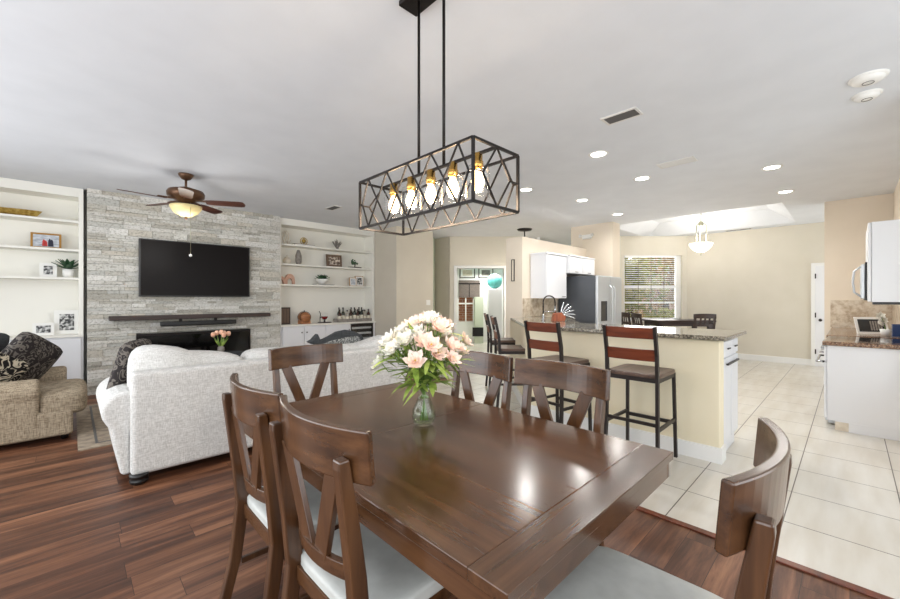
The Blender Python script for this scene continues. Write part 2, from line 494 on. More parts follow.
# ---------------------------------------------------------------- setting
b = B(); prism(b, [(-2.3, -2.3), (2.66, -2.3), (2.66, 4.7), (4.7, 4.7), (4.7, 9.4), (-2.3, 9.4)], -.1, 0); struct('floor', b, M['planks'])
b = B(); prism(b, [(2.66, -2.3), (13.2, -2.3), (13.2, 12), (4.7, 12), (4.7, 4.7), (2.66, 4.7)], -.1, 0); struct('floor', b, M['tile'])
b = B(); box(b, 2.635, 2.685, -2.2, 4.7, 0, .010); struct('trim_1', b, M['stoolwood'], bevel=.004)

def ceiling():
    b = B()
    x0, x1, y0, y1 = 8.3, 10.6, .77, 3.6
    box(b, -2.3, x0, -2.3, 5.8, H, H + .4); box(b, x1, 11.1, -2.3, 3.6, H, H + .4)
    box(b, x0, x1, -2.3, y0, H, H + .4); box(b, x0, x1, y1, 5.8, H, H + .4); 
    box(b, -2.3, 13.2, 5.8, 12, H, H + .4); box(b, x1, 11.1, 3.6, 5.8, H, H + .4)
    # sloping tray sides and lid
    i = .38; zt = H + .27
    O = [(x0, y0), (x1, y0), (x1, y1), (x0, y1)]; I = [(x0 + i, y0 + i), (x1 - i, y0 + i), (x1 - i, y1 - i), (x0 + i, y1 - i)]
    for k in range(4):
        a, c = O[k], O[(k + 1) % 4]; e, g = I[(k + 1) % 4], I[k]
        b.faces.new([b.verts.new(p) for p in ((*a, H), (*c, H), (*e, zt), (*g, zt))])
    b.faces.new([b.verts.new((*p, zt)) for p in I])
    box(b, x0 - .1, x1 + .1, y0 - .1, y1 + .1, H + .4, H + .5)
    struct('ceiling', b, M['ceiling'])
ceiling()

def wall(name, x0, x1, y0, y1, z0=0, z1=H, m=None, **k):
    b = B(); box(b, x0, x1, y0, y1, z0, z1); return struct(name, b, m or M['wall'], **k)

# west wall with two wide openings, south wall with one
b = B(); box(b, -2.35, -2.2, -2.3, -1.2, 0, H); box(b, -2.35, -2.2, 6.6, 8.2, 0, H); box(b, -2.35, -2.2, -1.2, 6.6, 0, .35); box(b, -2.35, -2.2, -1.2, 6.6, 2.65, H); box(b, -2.35, -2.2, 2.6, 2.8, .35, 2.65)
struct('wall_west', b, M['wall'])
b = B(); box(b, -2.3, -1.6, -2.35, -2.2, 0, H); box(b, 4.0, 4.65, -2.35, -2.2, 0, H); box(b, -1.6, 4.0, -2.35, -2.2, 0, .35); box(b, -1.6, 4.0, -2.35, -2.2, 2.65, H)
struct('wall_south', b, M['wall'])
wall('wall_side', 4.5, 4.65, -2.2, -.45)
b = B(); box(b, 4.65, 4.75, -.6, -.45, 0, H); box(b, 5.65, 8.75, -.6, -.45, 0, H); box(b, 4.75, 5.65, -.6, -.45, 0, .45); box(b, 4.75, 5.65, -.6, -.45, 2.45, H); struct('wall_range', b, M['wallk'])  # the opening is made up to hold the kitchen fill lamp
wall('wall_pantry', 8.75, 8.87, -1.2, .29, m=M['wallk'])
wall('wall_east', 11.0, 11.15, -1.2, 2.84)
b = B(); box(b, 8.87, 11.15, -1.35, -1.2, 2.3, H); box(b, 8.75, 8.87, -1.35, -1.2, 0, H); box(b, 10.8, 11.15, -1.35, -1.2, 0, H); struct('wall_nook_south', b, M['wall'])
wall('wall_north', -2.3, 5.0, 8.0, 8.15, m=M['shelf'])
# boxed-in wall right of the bookcase, with outlet side
wall('wall_living', 5.0, 6.05, 6.79, 9.3, m=M['wallg'])
wall('wall_corridor', 6.8, 6.9, 7.02, 9.3, m=M['wall'])
wall('wall_corridor_end', 6.05, 6.9, 9.3, 9.4, m=M['wallg'])
wall('wall_kitchen', 5.54, 7.86, 3.92, 4.27, 0, 2.45, M['wallk'])
wall('wall_fridge', 7.86, 8.2, 3.35, 4.27, m=M['wallk'])
b = B(); hexa(b, [(8.2, 3.75, 0), (9.815, 3.986, 0), (9.8, 4.1, 0), (8.2, 3.87, 0), (8.2, 3.75, H), (9.815, 3.986, H), (9.8, 4.1, H), (8.2, 3.87, H)]); struct('wall_nook_north', b, M['wall'])
wall('wall_far', 8.0, 12.5, 5.8, 5.9)

# angled nook wall with the window opening (local x = along the wall, y = depth)
D = 9.7
b = B()
ws, we, wz0, wz1 = 4.34, 5.79, .87, 2.47
box(b, 4.2, ws, D, D + .14, 0, H); box(b, we, 5.93, D, D + .14, 0, H); box(b, ws, we, D, D + .14, 0, wz0); box(b, ws, we, D, D + .14, wz1, H)
struct('wall_nook', b, M['wall'], rot=FR)
b = B()
for a in ((ws, ws + .04, wz0, wz1), (we - .13, we, wz0, wz1), (ws, we, wz0, wz0 + .04), (ws, we, wz1 - .04, wz1), (ws, we, 1.65, 1.72), (ws, we, 1.275, 1.31)):
    box(b, a[0], a[1], D + .06, D + .10, a[2], a[3])
w1 = struct('window_1', b, M['white'], rot=FR)
b = B(); box(b, ws - .02, we + .02, D - .03, D + .06, wz0 - .04, wz0); sl = obj('window_sill', b, M['white'], w1)
b = B(); box(b, ws + .04, we - .13, D + .078, D + .082, wz0 + .04, wz1 - .04); obj('window_pane', b, M['glass'], w1)

# hall wall at the same angle, with the cased opening
DH = 9.76
b = B(); box(b, 0.0, .175, DH, DH + .12, 0, H); box(b, 1.355, 1.95, DH, DH + .12, 0, H); box(b, .175, 1.355, DH, DH + .12, 2.15, H)
struct('wall_hall', b, M['wall'], rot=FR)
b = B(); box(b, .10, .175, DH - .02, DH + .13, 0, 2.22); box(b, 1.355, 1.43, DH - .02, DH + .13, 0, 2.22); box(b, .175, 1.355, DH - .02, DH + .13, 2.15, 2.22)
struct('trim_2', b, M['white'], rot=FR, bevel=.006)
b = B()   # the room beyond: back wall with a window hole, side walls
box(b, -.5, .24, 12.6, 12.7, 0, H); box(b, .24, .78, 12.6, 12.7, 0, .62); box(b, .24, .78, 12.6, 12.7, 1.5, H); box(b, .78, 3.2, 12.6, 12.7, 0, H)
struct('wall_den', b, M['white'], rot=FR)
b = B(); box(b, 2.2, 2.3, 9.9, 12.6, 0, H); struct('wall_den_side', b, M['white'], rot=FR)
b = B(); box(b, -.5, -.4, 9.9, 12.6, 0, H); struct('wall_den_west', b, M['sage'], rot=FR)
b = B()
for a in ((.24, .78, .62, .66), (.24, .78, 1.46, 1.5), (.24, .28, .62, 1.5), (.74, .78, .62, 1.5), (.49, .53, .62, 1.5), (.24, .78, 1.22, 1.26)): box(b, a[0], a[1], 12.58, 12.64, a[2], a[3])
w2 = struct('window_2', b, M['white'], rot=FR)
b = B(); box(b, -1.2, 2.4, 13.6, 13.7, 0, 2.4); tag(obj('garden_wall', b, M['brick'], rot=FR), 'orange brick wall outside the small window beyond the hall opening', 'wall')

# baseboards
b = B(); box(b, 10.98, 11.0, .55, 2.84, 0, .13); struct('baseboard_east', b, M['white'], bevel=.004)
b = B(); box(b, 4.2, 5.91, D - .02, D, 0, .13); struct('baseboard_nook', b, M['white'], rot=FR, bevel=.004)
b = B(); box(b, 8.73, 8.75, .2, .30, 0, .13); struct('baseboard_pantry', b, M['white'])
b = B(); box(b, 5.0, 6.05, 6.77, 6.79, 0, .13); struct('baseboard_living', b, M['white'])

# door at the far right of the east wall
b = B(); box(b, 10.96, 11.0, -.42, .50, 0, 2.06); d1 = struct('door_1', b, M['cab'], bevel=.004)
b = B(); box(b, 10.95, 11.0, .50, .56, 0, 2.12); box(b, 10.95, 11.0, -.5, .50, 2.06, 2.12); struct('trim_3', b, M['white'])
for z in (.3, 1.05, 1.85):
    b = B(); box(b, 10.945, 10.962, .485, .505, z - .05, z + .05); obj('hinge', b, M['bronze'], d1)
b = B(); ball(b, (10.90, .42, .95), .03, 2); tube(b, [(10.96, .42, .95), (10.9, .42, .95)], .012); obj('door_handle', b, M['bronze'], d1)

# stacked-stone feature wall
def stone_wall():
    b = B(); lay = b.loops.layers.float_color.new('stone')
    x0, x1, yf, yb = .155, 2.84, 7.56, 8.0
    fx0, fx1, fz0, fz1 = .70, 2.31, .30, .84
    def paint(fs, c):
        for f in fs:
            for l in f.loops: l[lay] = c
    z = 0; rnd = random.Random(3)
    pal = [(224, 222, 216), (214, 212, 205), (232, 231, 227), (202, 199, 190), (216, 211, 200), (190, 187, 178), (236, 235, 231), (210, 210, 205), (228, 226, 220), (226, 225, 219)]
    while z < H - .001:
        h = rnd.choice((.035, .05, .05, .065, .08, .1)); h = min(h, H - z)
        if H - z - h < .03: h = H - z
        x = x0
        while x < x1 - .001:
            l = rnd.uniform(.12, .5); l = min(l, x1 - x)
            if x1 - x - l < .08: l = x1 - x
            segs = [(x, x + l)]
            if z + h > fz0 and z < fz1:
                segs = []
                if x < fx0: segs.append((x, min(x + l, fx0)))
                if x + l > fx1: segs.append((max(x, fx1), x + l))
            for (a, e) in segs:
                if e - a < .01: continue
                p = rnd.uniform(0, .024); g = .0015
                v, fs = box(b, a + g, e - g, yf - p, yb, z + g, z + h - g)
                for q in v[0:2] + v[4:6]: q.co.y += rnd.uniform(-.006, .006)
                k_ = rnd.uniform(.93, 1.0)
                c = lin([q * k_ for q in rnd.choice(pal)]); paint(fs, c)
            x += l
        z += h
    v, fs = box(b, x0 + .01, x1 - .01, yf + .05, yb, 0, fz0); paint(fs, lin((188, 186, 178)))
    v, fs = box(b, x0 + .01, x1 - .01, yf + .05, yb, fz1, H); paint(fs, lin((188, 186, 178)))
    struct('wall_fireplace', b, M['stone'])
stone_wall()

# ---------------------------------------------------------------- outdoors beyond the nook window
b = B(); box(b, 11.3, 40, -14, 30, -.25, -.15); tag(obj('lawn', b, M['grass']), 'green lawn outside the nook window', 'grass', kind='stuff')
def tree(x, y, h, r, m, label, seed):
    t = thing('garden_tree', label, 'tree', (x, y, -.148), 0, 'garden trees outside the nook window')
    rn = random.Random(seed)
    b = B(); tube(b, [(0, 0, 0), (.05, 0, h * .4), (0, .1, h * .75)], [.16, .12, .06], 8)
    for k in range(5):
        a = k * 1.3; tube(b, [(0, 0, h * (.35 + .06 * k)), (math.cos(a) * r * .6, math.sin(a) * r * .6, h * (.6 + .05 * k))], [.06, .02], 6)
    obj('trunk', b, M['bark'], t)
    b = B()
    for k in range(2600):
        a = rn.uniform(0, 2 * PI); u = rn.uniform(-1, 1); q = r * rn.uniform(.45, 1) * (1 + .25 * math.sin(3 * a))
        s = math.sqrt(1 - u * u)
        p = Vector((q * s * math.cos(a), q * s * math.sin(a), h * .66 + q * u * 1.0))
        d1_ = Vector((rn.uniform(-1, 1), rn.uniform(-1, 1), rn.uniform(-1, 1))).normalized() * rn.uniform(.07, .14)
        d2_ = d1_.orthogonal().normalized() * d1_.length * .6
        b.faces.new([b.verts.new(p + d) for d in (d1_, d2_, -d1_, -d2_)])
    obj('crown', b, m, t)
tree(13.6, 5.6, 3.3, 1.3, M['foliage'], 'green leafy tree outside the left half of the nook window', 1)
tree(17.2, 5.2, 3.8, 1.6, M['foliageb'], 'brownish leafy tree outside the middle of the nook window', 2)
tree(20.0, 3.6, 4.2, 1.6, M['foliage'], 'green tree outside the right half of the nook window', 3)
tree(22.5, 8.6, 4.6, 2.2, M['foliage'], 'large green tree standing farther back behind the other garden trees', 4)
for i, (x, y, m, lab) in enumerate(((15.4, 4.7, 'foliage', 'bright green shrub outside the nook window, nearest the glass'), (18.6, 6.2, 'foliageb', 'tan shrub outside the nook window, behind the bright green one'), (21.2, 4.6, 'foliage', 'yellow green shrub outside the nook window, farthest to the right'))):
    rs = random.Random(40 + i); b = B()
    for k in range(900):
        a = rs.uniform(0, 2 * PI); u = rs.uniform(0, 1); q = .75 * rs.uniform(.5, 1); sq = math.sqrt(1 - u * u)
        p = Vector((q * sq * math.cos(a) * 1.3, q * sq * math.sin(a) * 1.3, .1 + q * u * 1.5))
        e1 = Vector((rs.uniform(-1, 1), rs.uniform(-1, 1), rs.uniform(-1, 1))).normalized() * rs.uniform(.06, .12); e2 = e1.orthogonal() * .6
        b.faces.new([b.verts.new(p + d) for d in (e1, e2, -e1, -e2)])
    tag(obj('garden_shrub', b, M[m], loc=(x, y, -.148)), lab, 'shrub', 'shrubs outside the nook window')
hs = thing('neighbour_house', 'pale pink neighbouring house glimpsed through the blinds', 'house', (31, 9, -.15), YAW)
b = B(); box(b, -5, 5, 0, 3, 0, 2.4); obj('house_wall', b, M['house'], hs)
b = B(); prism(b, [(-.4, 2.4), (3.4, 2.4), (1.5, 3.5)], -5.3, 5.3, 'yz'); obj('roof', b, M['bark'], hs)
b = B(); box(b, 1.0, 2.2, -.03, 0, .9, 1.9); obj('window', b, M['white'], hs)

# ---------------------------------------------------------------- window blind
bl = thing('window_blind', 'white slatted horizontal blind over the nook window', 'blind', (0, 0, 0), YAW)
b = B()
n = 30
for i in range(n):
    z = wz0 + .05 + (wz1 - wz0 - .10) * i / n
    hexa(b, [(ws + .05, D + .012, z + .003), (we - .14, D + .012, z + .003), (we - .14, D + .045, z + .0), (ws + .05, D + .045, z), (ws + .05, D + .012, z + .005), (we - .14, D + .012, z + .005), (we - .14, D + .045, z + .002), (ws + .05, D + .045, z + .002)])
obj('slats', b, M['white'], bl)
b = B(); box(b, ws + .03, we - .13, D + .005, D + .05, wz1 - .05, wz1 - .002); obj('headrail', b, M['white'], bl)
for s in (.25, .5, .75):
    x = ws + .04 + (we - ws - .17) * s
    b = B(); tube(b, [(x, D + .01, wz0 + .03), (x, D + .01, wz1 - .03)], .005, 5); obj('cord', b, M['woodf'], bl)

# ---------------------------------------------------------------- ceiling fittings
for i, (x, y, lab) in enumerate(((4.10, 1.905, 'lit recessed ceiling light nearest the chandelier, large and round'), (5.33, 1.89, 'lit recessed ceiling light just beyond the white ceiling vent'),
        (5.82, 2.97, 'lit recessed ceiling light left of centre over the kitchen'), (7.25, 3.0, 'small lit recessed ceiling light farthest back near the fridge'),
        (6.0, .65, 'lit recessed ceiling light on the right, nearer of the two by the range'), (7.49, .66, 'lit recessed ceiling light on the right, farther one by the tray ceiling'),
        (4.68, 3.245, 'lit recessed ceiling light at the right edge of the chandelier'))):
    t = thing('recessed_light', lab, 'ceiling light', (x, y, H), 0, 'recessed lights in the kitchen ceiling')
    b = B(); lathe(b, [(.075, -.004), (.085, -.008), (.1, -.006), (.105, 0)], 28); obj('trim_ring', b, M['plastic'], t)
    b = B(); lathe(b, [(0, -.006), (.078, -.004)], 28); obj('lens', b, M['down'], t)
    l = bpy.data.lights.new('downlight', 'SPOT'); l.energy = 47; l.spot_size = R(172); l.spot_blend = 1; l.shadow_soft_size = .08; l.color = (1, .975, .945)
    o = bpy.data.objects.new('downlight', l); o.location = (0, 0, -.03); o.parent = t; C.objects.link(o)

def vent(x, y, sx, sy, lab, m, n=7, fm='vent'):
    t = thing('ceiling_vent', lab, 'vent', (x, y, H))
    b = B(); w_ = .02
    box(b, -sx / 2, sx / 2, -sy / 2, -sy / 2 + w_, -.012, 0); box(b, -sx / 2, sx / 2, sy / 2 - w_, sy / 2, -.012, 0)
    box(b, -sx / 2, -sx / 2 + w_, -sy / 2 + w_, sy / 2 - w_, -.012, 0); box(b, sx / 2 - w_, sx / 2, -sy / 2 + w_, sy / 2 - w_, -.012, 0)
    obj('frame', b, M[fm], t, .002)
    b = B(); box(b, -sx / 2 + w_, sx / 2 - w_, -sy / 2 + w_, sy / 2 - w_, -.003, -.001)
    obj('backing', b, M['ventd'] if m == 'ventd' else M['vent'], t)
    b = B()
    for i in range(n):
        xx = -sx / 2 + w_ + (sx - 2 * w_) * (i + .5) / n
        bar(b, (xx, -sy / 2 + w_, -.008), (xx, sy / 2 - w_, -.008), .012, .002, (.5, 0, 1))
    obj('louvres', b, M[m], t)
vent(3.39, 1.37, .17, .30, 'dark louvred ceiling vent nearest the chandelier', 'ventd')
vent(4.99, 1.39, .18, .38, 'white louvred ceiling vent between the recessed lights', 'vent')
vent(3.22, 6.19, .16, .34, 'small dark ceiling vent over the living room', 'ventd')
vent(10.78, 1.75, .14, .5, 'narrow grey ceiling vent by the tray ceiling and far wall', 'ventd')

def detector(x, y, lab, r=.075):
    t = thing('smoke_detector', lab, 'smoke detector', (x, y, H), 0, 'smoke detectors')
    b = B(); lathe(b, [(0, -.04), (r * .7, -.038), (r * .95, -.025), (r, 0)], 28); obj('cover', b, M['plastic'], t)
    b = B(); lathe(b, [(r * .98, -.012), (r * 1.12, -.01), (r * 1.15, 0)], 28); obj('mounting_plate', b, M['plastic'], t)
    b = B(); tube(b, [(.03 * math.cos(a * PI / 8), .03 * math.sin(a * PI / 8), -.041) for a in range(16)], .002, 5, True); obj('sensor_ring', b, M['ventd'], t)
detector(4.06, -.09, 'round white smoke detector on the ceiling, nearer and larger one', .09)
detector(4.39, -.09, 'round white smoke detector just behind the larger one', .075)

# emergency light on the fridge wall
t = thing('emergency_light', 'white twin-head emergency light high on the fridge wall', 'emergency light', (7.86, 3.89, 2.70), 90)
b = B(); box(b, -.10, .10, -.0, .05, -.045, .045); obj('housing', b, M['plastic'], t, .008)
for s in (-1, 1):
    b = B(); tube(b, [(s * .10, .03, .03), (s * .13, .05, .03)], .012, 8); lathe(b, [(0, -.03), (.03, -.03), (.03, .03), (0, .03)], 14, (s * .13, .07, .02)); obj('lamp_head', b, M['plastic'], t)
t = thing('hall_pendant', 'black round pendant canopy with its stem behind the kitchen wall', 'pendant light', (7.3, 5.1, H))
b = B(); lathe(b, [(0, 0), (.17, 0), (.15, -.03), (.02, -.05), (0, -.05)], 24); obj('canopy', b, M['black'], t)
b = B(); tube(b, [(0, 0, -.04), (0, 0, -.78)], .012, 8); obj('stem', b, M['black'], t)
b = B(); lathe(b, [(0, -.76), (.03, -.77), (.05, -.82), (.16, -1.0), (.15, -1.0), (.04, -.83), (0, -.80)], 24); obj('lamp_shade', b, M['bowlglow'], t)
l = bpy.data.lights.new('hall_fill', 'POINT'); l.energy = 30; l.color = (1, .96, .9); l.shadow_soft_size = .1  # unseen lamp added behind the kitchen wall to brighten the hall
o = bpy.data.objects.new('hall_fill', l); o.location = (0, 0, -1.1); o.parent = t; C.objects.link(o)
# narrow frame on the end face of the kitchen wall
t = thing('narrow_picture', 'tall narrow black framed piece on the end of the kitchen wall', 'picture', (5.54, 4.11, 1.88), 0)
b = B(); 
for a in ((-.032, -.02, -.19, .19), (.02, .032, -.19, .19), (-.02, .02, .178, .19), (-.02, .02, -.19, -.178)): box(b, -.015, 0, a[0], a[1], a[2], a[3])
obj('frame', b, M['black'], t)
b = B(); box(b, -.008, -.002, -.02, .02, -.178, .178); obj('panel', b, M['wallk'], t)

# ---------------------------------------------------------------- chandelier
def chandelier():
    cx, cy = 1.299, 1.474
    t = thing('chandelier', 'black rectangular cage chandelier with five glass shades over the dining table', 'chandelier', (cx, cy, H))
    b = B(); box(b, -.06, .06, -.19, .19, -.028, 0); obj('canopy', b, M['black'], t, .004)
    zt, zb = 2.02 - H, 1.765 - H
    hx, hy = .15, .425; w_ = .011
    for y in (-.095, .095):
        b = B(); tube(b, [(0, y, -.02), (0, y, zt)], .0075, 8); obj('rod', b, M['black'], t)
    b = B()
    for z in (zt, zb):
        for s in (-1, 1):
            bar(b, (s * hx, -hy, z), (s * hx, hy, z), w_); bar(b, (-hx, s * hy, z), (hx, s * hy, z), w_)
    for sx in (-1, 1):
        for sy in (-1, 1): bar(b, (sx * hx, sy * hy, zt), (sx * hx, sy * hy, zb), w_)
    bar(b, (0, -hy, zt), (0, hy, zt), .016, .01)
    obj('cage_frame', b, M['black'], t)
    zm = (zt + zb) / 2; q = .0065
    for s in (-1, 1):          # long sides: crossing diamonds
        b = B(); n = 5; dx = 2 * hy / n; x = s * hx; m_ = hy - .025
        tops = [-hy + dx * (i + .5) for i in range(n)]
        for yt in tops:
            for y2 in (yt - dx, yt + dx):
                if abs(y2) < hy: bar(b, (x, yt, zt), (x, y2, zb), q)
        for e in (-1, 1):
            for z in (zt, zb): bar(b, (x, e * (hy - dx / 2), z), (x, e * m_, zm), q)
            bar(b, (x, e * m_, zm), (x, e * hy, zm), q)
        obj('lattice', b, M['black'], t)
    for s in (-1, 1):
        b = B(); y = s * hy
        bar(b, (0, y, zt), (-hx * .60, y, zm), q); bar(b, (0, y, zt), (hx * .60, y, zm), q)
        bar(b, (0, y, zb), (-hx * .60, y, zm), q); bar(b, (0, y, zb), (hx * .60, y, zm), q)
        bar(b, (-hx, y, zm), (-hx * .6, y, zm), q); bar(b, (hx, y, zm), (hx * .6, y, zm), q)
        obj('end_lattice', b, M['black'], t)
    for i in range(5):
        y = -.315 + i * .1575
        b = B(); lathe(b, [(0, 0), (.022, 0), (.022, -.035), (.026, -.036), (.026, -.055), (.018, -.07), (0, -.07)], 16, (0, y, zt)); sk = obj('socket', b, M['brass'], t)
        b = B(); lathe(b, [(.024, -.045), (.05, -.06), (.055, -.08), (.055, -.20), (.053, -.20), (.053, -.08), (.048, -.062), (.024, -.047)], 24, (0, y, zt)); obj('glass_shade', b, M['glass'], sk)
        b = B(); lathe(b, [(0, -.165), (.016, -.16), (.028, -.14), (.030, -.12), (.022, -.095), (.013, -.075), (.012, -.065)], 16, (0, y, zt)); obj('bulb', b, M['bulb'], sk)
        l = bpy.data.lights.new('bulb_light', 'POINT'); l.energy = 3.5; l.color = (1, .82, .6); l.shadow_soft_size = .035
        o = bpy.data.objects.new('bulb_light', l); o.location = (0, y, zt - .185); o.parent = t; C.objects.link(o)
chandelier()

# ---------------------------------------------------------------- nook bowl pendant
t = thing('bowl_pendant', 'frosted glass bowl pendant hanging in the tray ceiling', 'pendant light', (9.5, 2.19, H + .27))
zz = 2.55 - H - .27
b = B(); lathe(b, [(0, 0), (.13, 0), (.125, -.02), (.05, -.04), (0, -.045)], 24); obj('canopy', b, M['nickel'], t)
b = B(); tube(b, [(0, 0, -.03), (0, 0, -.22)], .009, 8); lathe(b, [(0, -.20), (.03, -.21), (.045, -.23), (.03, -.25), (.05, -.27), (.02, -.31), (0, -.32)], 16); obj('stem', b, M['nickel'], t)
for k in range(3):
    a = k * 2.094 + .4
    b = B(); tube(b, [(.04 * math.cos(a), .04 * math.sin(a), -.24), (.1 * math.cos(a), .1 * math.sin(a), -.30), (.11 * math.cos(a), .11 * math.sin(a), zz - .08), (.11 * math.cos(a), .11 * math.sin(a), zz - .12)], .008, 6); obj('arm', b, M['nickel'], t)
b = B(); lathe(b, [(.21, 0), (.215, -.015), (.19, -.07), (.13, -.14), (.06, -.185), (0, -.195)], 32, (0, 0, zz)); lathe(b, [(.21, 0), (.20, -.01), (.12, -.13), (0, -.18)], 32, (0, 0, zz)); obj('glass_bowl', b, M['bowlglow'], t)
b = B(); lathe(b, [(0, -.19), (.02, -.2), (.025, -.215), (.012, -.23), (.015, -.245), (0, -.26)], 12, (0, 0, zz)); obj('finial', b, M['nickel'], t)
l = bpy.data.lights.new('pendant_light', 'POINT'); l.energy = 30; l.color = (1, .95, .88); l.shadow_soft_size = .12
o = bpy.data.objects.new('pendant_light', l); o.location = (0, 0, zz + .1); o.parent = t; C.objects.link(o)

# ---------------------------------------------------------------- ceiling fan
def fan():
    t = thing('ceiling_fan', 'bronze ceiling fan with brown blades and an amber glass light', 'ceiling fan', (1.035, 5.85, H))
    b = B(); lathe(b, [(0, 0), (.085, 0), (.08, -.02), (.05, -.06), (.02, -.075), (0, -.075)], 24); obj('canopy', b, M['fanmetal'], t)
    b = B(); tube(b, [(0, 0, -.06), (0, 0, -.2)], .014, 8); obj('downrod', b, M['fanmetal'], t)
    b = B(); lathe(b, [(0, -.16), (.05, -.165), (.12, -.19), (.19, -.21), (.205, -.24), (.20, -.285), (.15, -.315), (.10, -.34), (.09, -.36), (0, -.365)], 32); obj('motor_housing', b, M['fanmetal'], t)
    for a in (188, 116, 44, 332, 260):
        b = B(); c, s = math.cos(R(a)), math.sin(R(a))
        def P(r, w_, z): return (r * c - w_ * s, r * s + w_ * c, z)
        pr_ = [(.22, .05), (.30, .065), (.62, .075), (.66, .06), (.675, .02)]
        L1 = [P(r, w_, -.335 - w_ * .2) for r, w_ in pr_] + [P(r, -w_, -.335 + w_ * .2) for r, w_ in pr_[::-1]]
        lo = [b.verts.new((x, y, z - .008)) for x, y, z in L1]; hi = [b.verts.new(p) for p in L1]
        b.faces.new(lo[::-1]); b.faces.new(hi)
        for i in range(len(L1)): b.faces.new((lo[i], lo[(i + 1) % len(L1)], hi[(i + 1) % len(L1)], hi[i]))
        bo = obj('blade', b, M['blade'], t)
        b = B(); bar(b, P(.10, 0, -.325), P(.30, 0, -.33), .05, .012); obj('blade_bracket', b, M['fanmetal'], bo)
    b = B(); lathe(b, [(0, -.35), (.06, -.355), (.07, -.385), (.055, -.40), (0, -.40)], 20); obj('light_fitter', b, M['fanmetal'], t)
    b = B(); lathe(b, [(.10, -.385), (.175, -.40), (.17, -.43), (.13, -.49), (.06, -.53), (0, -.54)], 28); lathe(b, [(0, -.384), (.10, -.385)], 28); obj('glass_bowl', b, M['amber'], t)
    b = B(); lathe(b, [(0, -.535), (.015, -.54), (.018, -.56), (0, -.575)], 12); obj('finial', b, M['fanmetal'], t)
    b = B(); tube(b, [(.02, -.16, -.38), (.02, -.16, -1.02)], .0025, 5); ch = obj('pull_chain', b, M['nickel'], t)
    b = B(); ball(b, (.02, -.16, -1.035), .018, 2); obj('pull_knob', b, M['plastic'], ch)
fan()
l = bpy.data.lights.new('fan_fill', 'POINT'); l.energy = 14; l.color = (1, .97, .94); l.shadow_soft_size = .3  # fill lamp added below the fan for the living room ceiling
o = bpy.data.objects.new('fan_fill', l); o.location = (1.035, 5.85, H - .72); C.objects.link(o)

# ---------------------------------------------------------------- built-in bookcases
YF = 7.62
def bookcase(x0, x1, shelves, counter, lab, doors, skip=None):
    t = thing('bookcase', lab, 'bookcase', ((x0 + x1) / 2, 7.8, 0), 0)
    ox = -(x0 + x1) / 2; oy = -7.8
    def pb(name, m, *bx, bev=.002, par=t):
        b = B()
        for a in bx: box(b, a[0] + ox, a[1] + ox, a[2] + oy, a[3] + oy, a[4], a[5])
        return obj(name, b, m, par, bev)
    pb('side_panel', M['shelf'], (x0, x0 + .03, YF, 7.99, 0, H - .005)); pb('side_panel', M['shelf'], (x1 - .05, x1, YF, 7.99, 0, H - .005))
    pb('top_fascia', M['shelf'], (x0 + .03, x1 - .05, YF, 7.99, H - .13, H - .005))
    pb('back_panel', M['shelf'], (x0 + .03, x1 - .05, 7.97, 7.99, counter, H - .13))
    for z in shelves: pb('shelf', M['shelf'], (x0 + .03, x1 - .05, YF + .02, 7.97, z - .03, z))
    pb('countertop', M['shelf'], (x0, x1, YF - .06, 7.97, counter - .03, counter))
    pb('base_cabinet', M['cab'], (x0, skip[0] if skip else x1, YF - .02, 7.97, 0, counter - .03))
    if skip: pb('base_cabinet', M['cab'], (skip[1], x1, YF - .02, 7.97, 0, counter - .03)); 
    for (a, e) in doors:
        dd = pb('door', M['cab'], (a + .006, e - .006, YF - .045, YF - .022, .12, counter - .05), bev=.004)
        b = B(); ball(b, ((e - .05 if (doors.index((a, e)) % 2 == 0) else a + .05) + ox, YF - .06 + oy, counter - .16), .014, 2); obj('knob', b, M['bronze'], dd)
    return t
bookcase(-2.15, .12, (2.485, 2.08, 1.68), .875, 'white built-in bookcase left of the stone wall', [(-2.1, -1.5), (-1.5, -.85), (-.85, -.22), (-.22, .10)])
bookcase(2.86, 4.99, (2.455, 2.072, 1.67), .875, 'white built-in bookcase right of the stone wall', [(2.90, 3.32), (3.32, 3.78), (3.78, 4.36)], skip=(4.365, 4.94))

t = thing('wine_cooler', 'stainless framed wine cooler under the right bookcase counter', 'wine cooler', (4.652, 7.75, 0))
b = B(); box(b, -.285, .285, -.12, .2, .03, .83); obj('body', b, M['blackgl'], t)
b = B()
for a in ((-.285, -.26, .05, .83), (.26, .285, .05, .83), (-.26, .26, .79, .83), (-.26, .26, .05, .09)): box(b, a[0], a[1], -.155, -.122, a[2], a[3])
dr = obj('door', b, M['bronze'], t)
b = B(); box(b, -.255, .255, -.14, -.135, .09, .79); obj('door_glass', b, M['glass'], dr)
for z in (.25, .38, .5, .62, .74):
    b = B(); box(b, -.25, .25, -.132, -.123, z - .022, z + .022); obj('rack', b, M['steel'], t)

